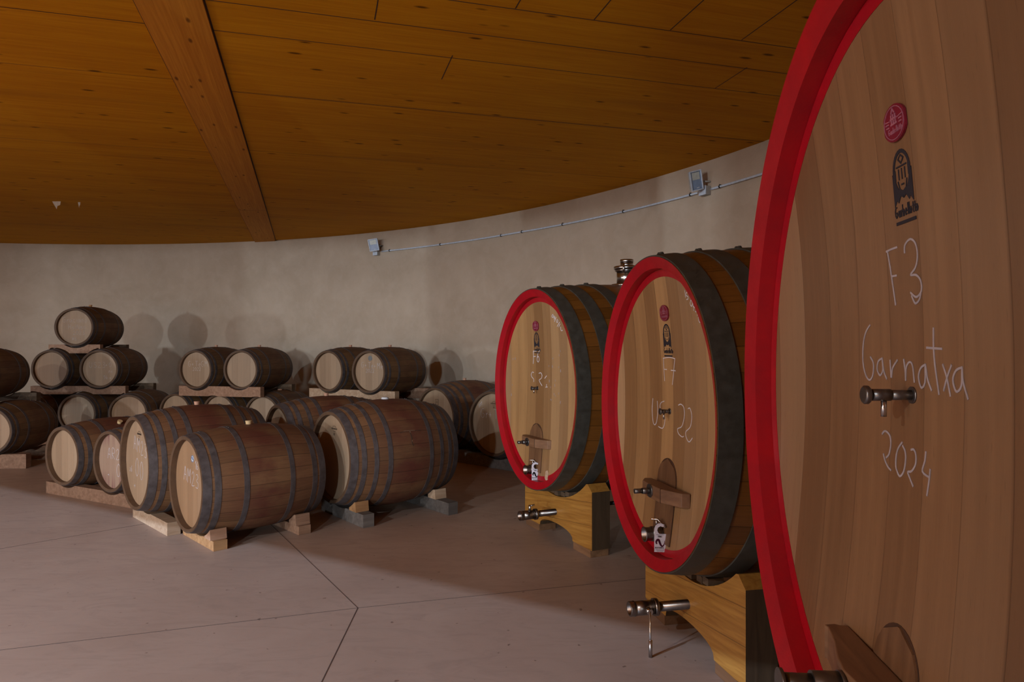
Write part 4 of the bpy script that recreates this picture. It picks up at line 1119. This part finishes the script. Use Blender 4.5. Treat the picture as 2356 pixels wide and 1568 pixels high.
    if lev == 'up':
        mb.tube([(X, yd, zd + r1 * 1.3), (X, yd, zd + .075)], .010, 12); mb.tube([(X, yd - .002, zd + .068), (X + .035, yd - .01, zd + .074)], .006, 10)
    else:
        mb.tube([(X, yd - r1, zd), (X, yd - .052, zd - .004)], .015, 16); mb.tube([(X, yd - .05, zd), (X - .002, yd - .056, zd - .12), (X - .004, yd - .062, zd - .21)], .005, 12, True, [.004, .005, .006]); mb.tube([(X - .002, yd - .060, zd - .135), (X - .004, yd - .063, zd - .215)], .009, 12)
    mb.build('valve_lever', M['steel'], dp)
    return e, surf

def cradle(pos, yaw, R, rb, asp, L, s0, label, k=1.0, drain=None):
    """two notched pine bearers joined by iron tie bars, standing on the floor"""
    y = radians(yaw); ax = Vector((sin(y), cos(y)))
    e = empty('cask_cradle', (pos[0] + ax.x * L / 2, pos[1] + ax.y * L / 2, 0), pi / 2 - y)
    tag(e, label, 'cask stand', 'pine cradles carrying the big casks')
    cz = pos[2]
    hw = .533 * k
    for sgn, s in ((1, s0), (-1, L - s0)):
        r = max(prof(s, L, R, rb), prof(s + .15 * sgn, L, R, rb)) + .034
        ps = []
        um = .455 * k
        for i in range(25):
            u = -um + 2 * um * i / 24
            z = cz - r * sqrt(1 - (u / (asp * r)) ** 2)
            ps.append((u, z))
        htop = ps[0][1]
        ft = .055
        prof_ = [(-hw, ft), (-hw, htop - .045), (-um - .02, htop + .004)] + ps + [(um + .02, htop + .004), (hw, htop - .045), (hw, ft), (.27 * k, ft)]
        for i in range(13):
            a = pi * i / 12
            prof_.append((.262 * k * cos(a), ft + .075 * sin(a) ** .7 if 0 < i < 12 else ft + .001))
        prof_.append((-.27 * k, ft))
        mb = MB()
        x0 = -L / 2 + s; x1 = x0 + .15 * sgn
        # triangulation-safe: build as vertical strips
        us = sorted(set([round(p[0], 4) for p in prof_]))
        up = [(-hw, htop - .045), (-um - .02, htop + .004)] + ps + [(um + .02, htop + .004), (hw, htop - .045)]
        lo = [(-hw, ft), (-.262 * k, ft)] + sorted([p for p in prof_[-14:] if abs(p[0]) < .2619 * k]) + [(.262 * k, ft), (hw, ft)]
        def ip(pl, u):
            for i in range(len(pl) - 1):
                if pl[i][0] <= u <= pl[i + 1][0] + 1e-6:
                    d = pl[i + 1][0] - pl[i][0]
                    return pl[i][1] if d < 1e-9 else pl[i][1] + (pl[i + 1][1] - pl[i][1]) * (u - pl[i][0]) / d
            return pl[-1][1]
        vs = []
        for u in us:
            zt, zl = ip(up, u), ip(lo, u)
            vs += [(x0, -u, zl), (x1, -u, zl), (x1, -u, zt), (x0, -u, zt)]
        m = len(us); fs = []
        for i in range(m - 1):
            a, b = 4 * i, 4 * i + 4
            for q_ in range(4): fs.append((a + q_, a + (q_ + 1) % 4, b + (q_ + 1) % 4, b + q_))
        fs += [(0, 1, 2, 3), (4 * m - 4, 4 * m - 3, 4 * m - 2, 4 * m - 1)]
        mb.add(vs, fs)
        bo = mb.build('bearer', M['cradle'], e)
        bo.data.materials.append(M['cradle_end'])
        for p in bo.data.polygons:
            if abs(p.normal.y) > .95: p.material_index = 1
        # iron-bound dark end block faces and feet
        for sx in (-1, 1):
            mb = MB(); mb.box((x0 + .075 * sgn, sx * (hw - .14 * k), ft / 2), (.15, .24 * k, ft - .001)); mb.build('foot_pad', M['bar_wood'], e)
        # wedge blocks under the cask
        for i, u in enumerate((-.16, -.08, .0 if not drain else .03, .09, .17)):
            z1 = cz - (prof(s, L, R, rb) + .0085) * sqrt(1 - (u / (asp * R)) ** 2) - .001
            z0 = cz - r * sqrt(1 - (u / (asp * r)) ** 2) + .001
            if z1 - z0 > .006:
                mb = MB(); mb.box((x0 + (.045 + .01 * (i % 2)) * sgn, -u, (z0 + z1) / 2), (.08, .055, (z1 - z0) * .86)); mb.build('wedge_block', M['timber_dark'], e)
    for yb in (-.36 * k, .36 * k):
        mb = MB(); mb.tube([(-L / 2 + s0 + .1, yb, .33), (L / 2 - s0 - .1, yb, .33)], .014, 12); mb.build('tie_bar', M['black'], e)
    return e

H175 = [(.004, .105), (.205, .305), (.42, .52)]
def symh(L, h): return h + [(L - b, L - a) for a, b in reversed(h)]
PF6 = (.144, 5.2, 1.172); PF7 = (.667, 3.354, 1.176); PF3 = (.732, 1.51, 1.392)
feat67 = dict(door=(-.235, .105), door_bottom=-.640, bar=(-.349, .066), bolt=-.379, bar_shift=0.0, valve=-.60, drain=(.215, .31), stand_s=.213)
f6, surf6 = cask('F6', PF6, 64.9, .757, .82, .9, 1.75, .062, .03, .055, 'farthest and smallest-looking red-rimmed cask, chalked F6, steel hatch on top', TR_F6,
     dict(feat67, door=(-.275, .105), bar=(-.375, .066), bolt=-.41, bar_shift=-.09, valve=-.625, lever='up'), u0=-.06, hoops=symh(1.75, H175), cw=.0055, top_port=True, plaque_v=.48)
f7, surf7 = cask('F7', PF7, 78.2, .757, .82, .9, 1.75, .065, .055, .055, 'middle red-rimmed cask, chalked F7 and US 22 on its head', TR_F7,
     dict(feat67, lever='down'), hoops=symh(1.75, H175), cw=.0045)
f3, surf3 = cask('F3', PF3, 95.5, .973, 1.05, .92, 2.0, .075, .075, .075, 'nearest and largest red-rimmed cask, cut by the right edge, chalked F3 Garnatxa 2024', TR_F3,
     dict(door=(-.51, .10), door_bottom=-.86, bar=(-.607, .085), bolt=-.648, washer=1.35, valve=-.83, drain=(.20, .31), stand_s=.25, bolt_len=.125, bolt_r=.027, lever='up'),
     head='cask_head_big', hoops=symh(2.0, [(.004, .12), (.25, .36), (.50, .61)]), cw=.0048, seg=256, spig=(.105, .0125), plaque_v=.597, stamp_v=.537)
cradle(PF6, 64.9, .757, .82, .9, 1.75, .213, 'orange pine cradle under the farthest cask, pipe valve through its front')
cradle(PF7, 78.2, .757, .82, .9, 1.75, .213, 'orange pine cradle under the middle cask, steel valve with hanging lever')
cradle(PF3, 95.5, .973, 1.05, .92, 2.0, .25, 'pine cradle under the nearest largest cask, out of sight below', 1.25)
# pale scar on the far cask and drips of wax
def blob(e, surf, pts, mat, name, lift=.0016):
    mb = MB(); n = len(pts)
    mb.add([surf(*p, lift) for p in pts] + [surf(*p, lift * .2) for p in pts], [tuple(range(n)), tuple(reversed(range(n, 2 * n)))] + [(k, k + n, (k + 1) % n + n, (k + 1) % n) for k in range(n)])
    return mb.build(name, M[mat], e)
rs = random.Random(4)
mb = MB()
for k in range(22):
    u = rs.uniform(.12, .34) if k < 18 else rs.uniform(-.50, -.42); v = rs.uniform(-.12, .36) if k < 18 else rs.uniform(-.2, .25)
    hgt = rs.uniform(.004, .018)
    ribbon(mb, [(u, v), (u + .001, v - hgt)], rs.uniform(.003, .007), surf6, .0014, False)
mb.build('wax_drips', M['chalk_soft'], f6)
blob(f6, surf6, [(.12, -.615), (.15, -.60), (.17, -.62), (.16, -.655), (.17, -.68), (.13, -.675), (.115, -.66), (.12, -.64)], 'timber_pale', 'paint_chip', .004)

# hanging cards on the outlet valves
def card(loc, rz, k, label):
    e = empty('hanging_card', loc, rz)
    tag(e, label, 'card', 'white cards hung on the cask valves')
    W, H = .060 * k, .150 * k
    # local x = width, z = up, faces -y
    pts = [(-W / 2, 0), (W / 2, 0), (W / 2, .093 * k), (-.004 * k, .093 * k)]
    for i in range(9):
        a = radians(-80 - 20 * i); pts.append((.004 * k + .014 * k * cos(a) - .001, .116 * k + .019 * k * sin(a)))
    # hook
    hook = [(.014 * k, .132 * k), (.028 * k, .126 * k), (.020 * k, .140 * k), (.004 * k, .1475 * k), (-.012 * k, .145 * k), (-.024 * k, .135 * k), (-W / 2, .120 * k)]
    poly = pts[:4] + [(-.011 * k, .100 * k), (-.015 * k, .112 * k), (-.011 * k, .125 * k), (.0, .132 * k), (.012 * k, .129 * k)] + [(.028 * k, .128 * k)] + hook[2:]
    mb = MB()
    mb.prism(poly, 'y', -.0006, .0006)
    b = mb.build('card_body', M['card'], e)
    me = b.data; bm = bmesh.new(); bm.from_mesh(me); bmesh.ops.triangulate(bm, faces=bm.faces); bm.to_mesh(me); bm.free()
    sf = lambda u, v, l: (u, -.0006 - l * .5, v)
    m2 = MB()
    for txt, u, v, h in [('VINO', -.0115, .0755, .0085), ]:
        for st in text_strokes(txt, u * k, v * k, h * k): ribbon(m2, st, .0016 * k, sf, .0012, False)
    for st in text_strokes('NAVARRA'.replace('V', 'V'), -.0255 * k, .0185 * k, .0075 * k): ribbon(m2, [((p[0] + .0255 * k) * 1.12 - .0255 * k, p[1]) for p in st], .0016 * k, sf, .0012, False)
    for v, n_ in ((.0885, 8), (.0115, 9), (.0055, 7)):
        for i in range(n_):
            a = (-.0036 * n_ / 1.5 + i * .0048) * k; ribbon(m2, [(a, v * k), (a + .0034 * k, v * k)], .0016 * k, sf, .0012, False)
    m2.build('card_print', M['ink'], b)
    m2 = MB()
    P = [(-.0185, .043), (-.0205, .052), (-.016, .060), (-.0105, .0625), (-.006, .058), (-.002, .047), (.003, .036), (.010, .0305), (.0165, .035), (.020, .046), (.0205, .058)]
    Wd = [.006, .007, .0085, .009, .0085, .008, .007, .0055, .0035, .002, .001]
    S_ = smooth_line([(a * k, b_ * k) for a, b_ in P], 4)
    for i in range(len(S_) - 1):
        t = i / (len(S_) - 1) * (len(Wd) - 1); j = int(t); wd = Wd[j] + (Wd[min(j + 1, len(Wd) - 1)] - Wd[j]) * (t - j)
        ribbon(m2, [S_[i], S_[i + 1]], wd * k * 1.25, sf, .0014, False)
    m2.build('card_swirl', M['plum'], b)
    return e
def cask_world(pos, yaw, s, u, z):
    y = radians(yaw); return (pos[0] + sin(y) * s + cos(y) * u, pos[1] + cos(y) * s - sin(y) * u, z)
c7 = cask_world(PF7, 78.2, .045, .046, 1.176 - .60 - .078)
card(c7, radians(-6), .95, 'white door-hanger card reading VINO NAVARRA on the valve of the middle cask')
c6 = cask_world(PF6, 64.9, .045, -.012, 1.172 - .625 - .078)
card(c6, radians(0), .95, 'white door-hanger card on the valve of the farthest cask')

# ---------------------------------------------------------------- wall fittings
def wall_pt(px, z=None, inset=0.0):
    k = (px - 1178) / 1570.67
    # ray (k t, t) with the wall circle
    a = k * k + 1; b = -2 * (k * RC[0] + RC[1]); c = RC[0] ** 2 + RC[1] ** 2 - (RR - inset) ** 2
    t = (-b + sqrt(b * b - 4 * a * c)) / (2 * a)
    return Vector((k * t, t))
ZC = 3.185
def ang_of(p): return math.atan2(p.y - RC[1], p.x - RC[0])
def on_wall(a, r, z): return Vector((RC[0] + (RR - r) * cos(a), RC[1] + (RR - r) * sin(a), z))
def zc_at(px): return 3.158 + (3.188 - 3.158) * min(1, max(0, (px - 885) / 350))
a0 = ang_of(wall_pt(880)); a1 = ang_of(wall_pt(1612)); a2 = ang_of(wall_pt(1900))
def conduit(aa, ab, label, clips):
    e = empty('cable_conduit', on_wall(aa, .02, zc_at(885)))
    tag(e, label, 'conduit', 'grey conduit along the wall')
    org = e.location.copy()
    mb = MB(); n = 40
    pts = [on_wall(aa + (ab - aa) * i / n, .022, zc_at(885 + (1608 - 885) * ((aa + (ab - aa) * i / n) - a0) / (a1 - a0))) - org for i in range(n + 1)]
    mb.tube(pts, .0125, 12); mb.build('pipe', M['plastic'], e)
    for px in clips:
        a = ang_of(wall_pt(px)); z = zc_at(px)
        mb = MB()
        t = Vector((-sin(a), cos(a), 0))
        c = on_wall(a, .022, z) - org
        mb.tube([c - t * .008, c + t * .008], .0165, 14); nrm = Vector((cos(a), sin(a), 0)); mb.tube([c + nrm * .02 + Vector((0, 0, .018)), c - nrm * .01 + Vector((0, 0, .020))], .005, 8)
        mb.build('pipe_clip', M['black'], e)
conduit(a0, a1, 'long grey conduit curving along the wall between the two floodlights', [898, 1015, 1155, 1203, 1297, 1437, 1592])
conduit(ang_of(wall_pt(1640)), a2, 'grey conduit running on from the right floodlight behind the nearest cask', [1660])

def floodlight(px, py, w_px, h_px, boxpx, label, blabel, tilt, face):
    a = ang_of(wall_pt(boxpx[0]))
    t = Vector((-sin(a), cos(a), 0)); nrm = Vector((-cos(a), -sin(a), 0))     # inwards
    # junction box
    b0 = on_wall(a, 0.0, 0); d = b0.y
    z = CAMZ - (boxpx[1] - 795) / 1570.67 * d
    e = empty('junction_box', (b0.x, b0.y, z), math.atan2(nrm.y, nrm.x) + pi / 2)
    tag(e, blabel, 'junction box', 'junction boxes on the conduit')
    s_ = boxpx[2]
    mb = MB(); mb.box((0, -.035, 0), (s_, .066, s_ * .92)); mb.build('box_body', M['wall_grey'], e, bevel=.006)
    mb = MB(); mb.box((0, -.0755, 0), (s_ * 1.02, .014, s_ * .94)); mb.build('box_lid', M['plastic'], e, bevel=.005)
    # flood light, standing off the wall on its bracket
    off = .20
    k = (px - 1178) / 1570.67
    A = k * k + 1; B = -2 * (k * RC[0] + RC[1]); C_ = RC[0] ** 2 + RC[1] ** 2 - (RR - off) ** 2
    tt = (-B + sqrt(B * B - 4 * A * C_)) / (2 * A)
    p = Vector((k * tt, tt, CAMZ - (py - 795) / 1570.67 * tt))
    f = empty('floodlight', p, face)
    tag(f, label, 'floodlight', 'grey floodlights mounted high on the wall')
    W = w_px * tt / 1570.67; H = h_px * tt / 1570.67
    R_ = Matrix.Rotation(tilt, 4, 'Y') @ Matrix.Rotation(radians(12), 4, 'X')
    def part(name, boxes, mat, bevel=0.0, parent=f):
        mb = MB()
        for c, s in boxes: mb.box(c, s, R_)
        return mb.build(name, M[mat], parent, bevel=bevel)
    hd = part('housing', [((0, .022, 0), (W * .96, .04, H * .96))], 'wall_grey', .006)
    fw = .012
    part('frame', [((0, -.004, H / 2 - fw / 2), (W, .016, fw)), ((0, -.004, -H / 2 + fw / 2), (W, .016, fw)), ((-W / 2 + fw / 2, -.004, 0), (fw, .016, H - 2 * fw)), ((W / 2 - fw / 2, -.004, 0), (fw, .016, H - 2 * fw))], 'plastic', .003)
    part('led_panel', [((0, -.0005, H * .22), (W - 2 * fw - .03, .006, H * .36))], 'led')
    part('front_panel', [((0, .0, 0), (W - 2 * fw, .004, H - 2 * fw))], 'plastic_dark')
    part('badge', [((.01, -.004, -H * .36), (.028, .004, .007))], 'white_sticker')
    # bracket back to the wall
    tgt = on_wall(ang_of(p), .0, p.z + .01)
    Mi = Matrix.Translation(p) @ Matrix.Rotation(face, 4, 'Z')
    lt = Mi.inverted() @ tgt
    mb = MB()
    for sx in (-.05, .05):
        mb.tube([(sx, .045, .0), (sx + (lt.x) * .9, lt.y * .96, lt.z)], .009, 8)
    mb.tube([(-.05 + lt.x * .9, lt.y * .96, lt.z), (.05 + lt.x * .9, lt.y * .96, lt.z)], .010, 8)
    mb.build('bracket', M['wall_grey'], f)
    mb = MB()
    lb = Mi.inverted() @ Vector((b0.x - nrm.x * 0 + nrm.x * .05, b0.y + nrm.y * .05, z + s_ * .45))
    mb.tube([(.03, .05, -.03), (.07, .10, .02), (.11, .13, .0), (.06, .12, -.07), (lb.x, lb.y, lb.z)], .006, 8)
    mb.build('cable', M['black'], f)
floodlight(1602, 415, 31, 46, (1628, 440, .105), 'larger-looking grey floodlight on the wall above the middle cask', 'grey junction box under the right floodlight', radians(-16), radians(14))
floodlight(859.5, 563, 22.5, 28, (869.5, 582, .10), 'small grey floodlight on the wall at the left end of the conduit', 'small grey junction box under the left floodlight', radians(-8), radians(-6))
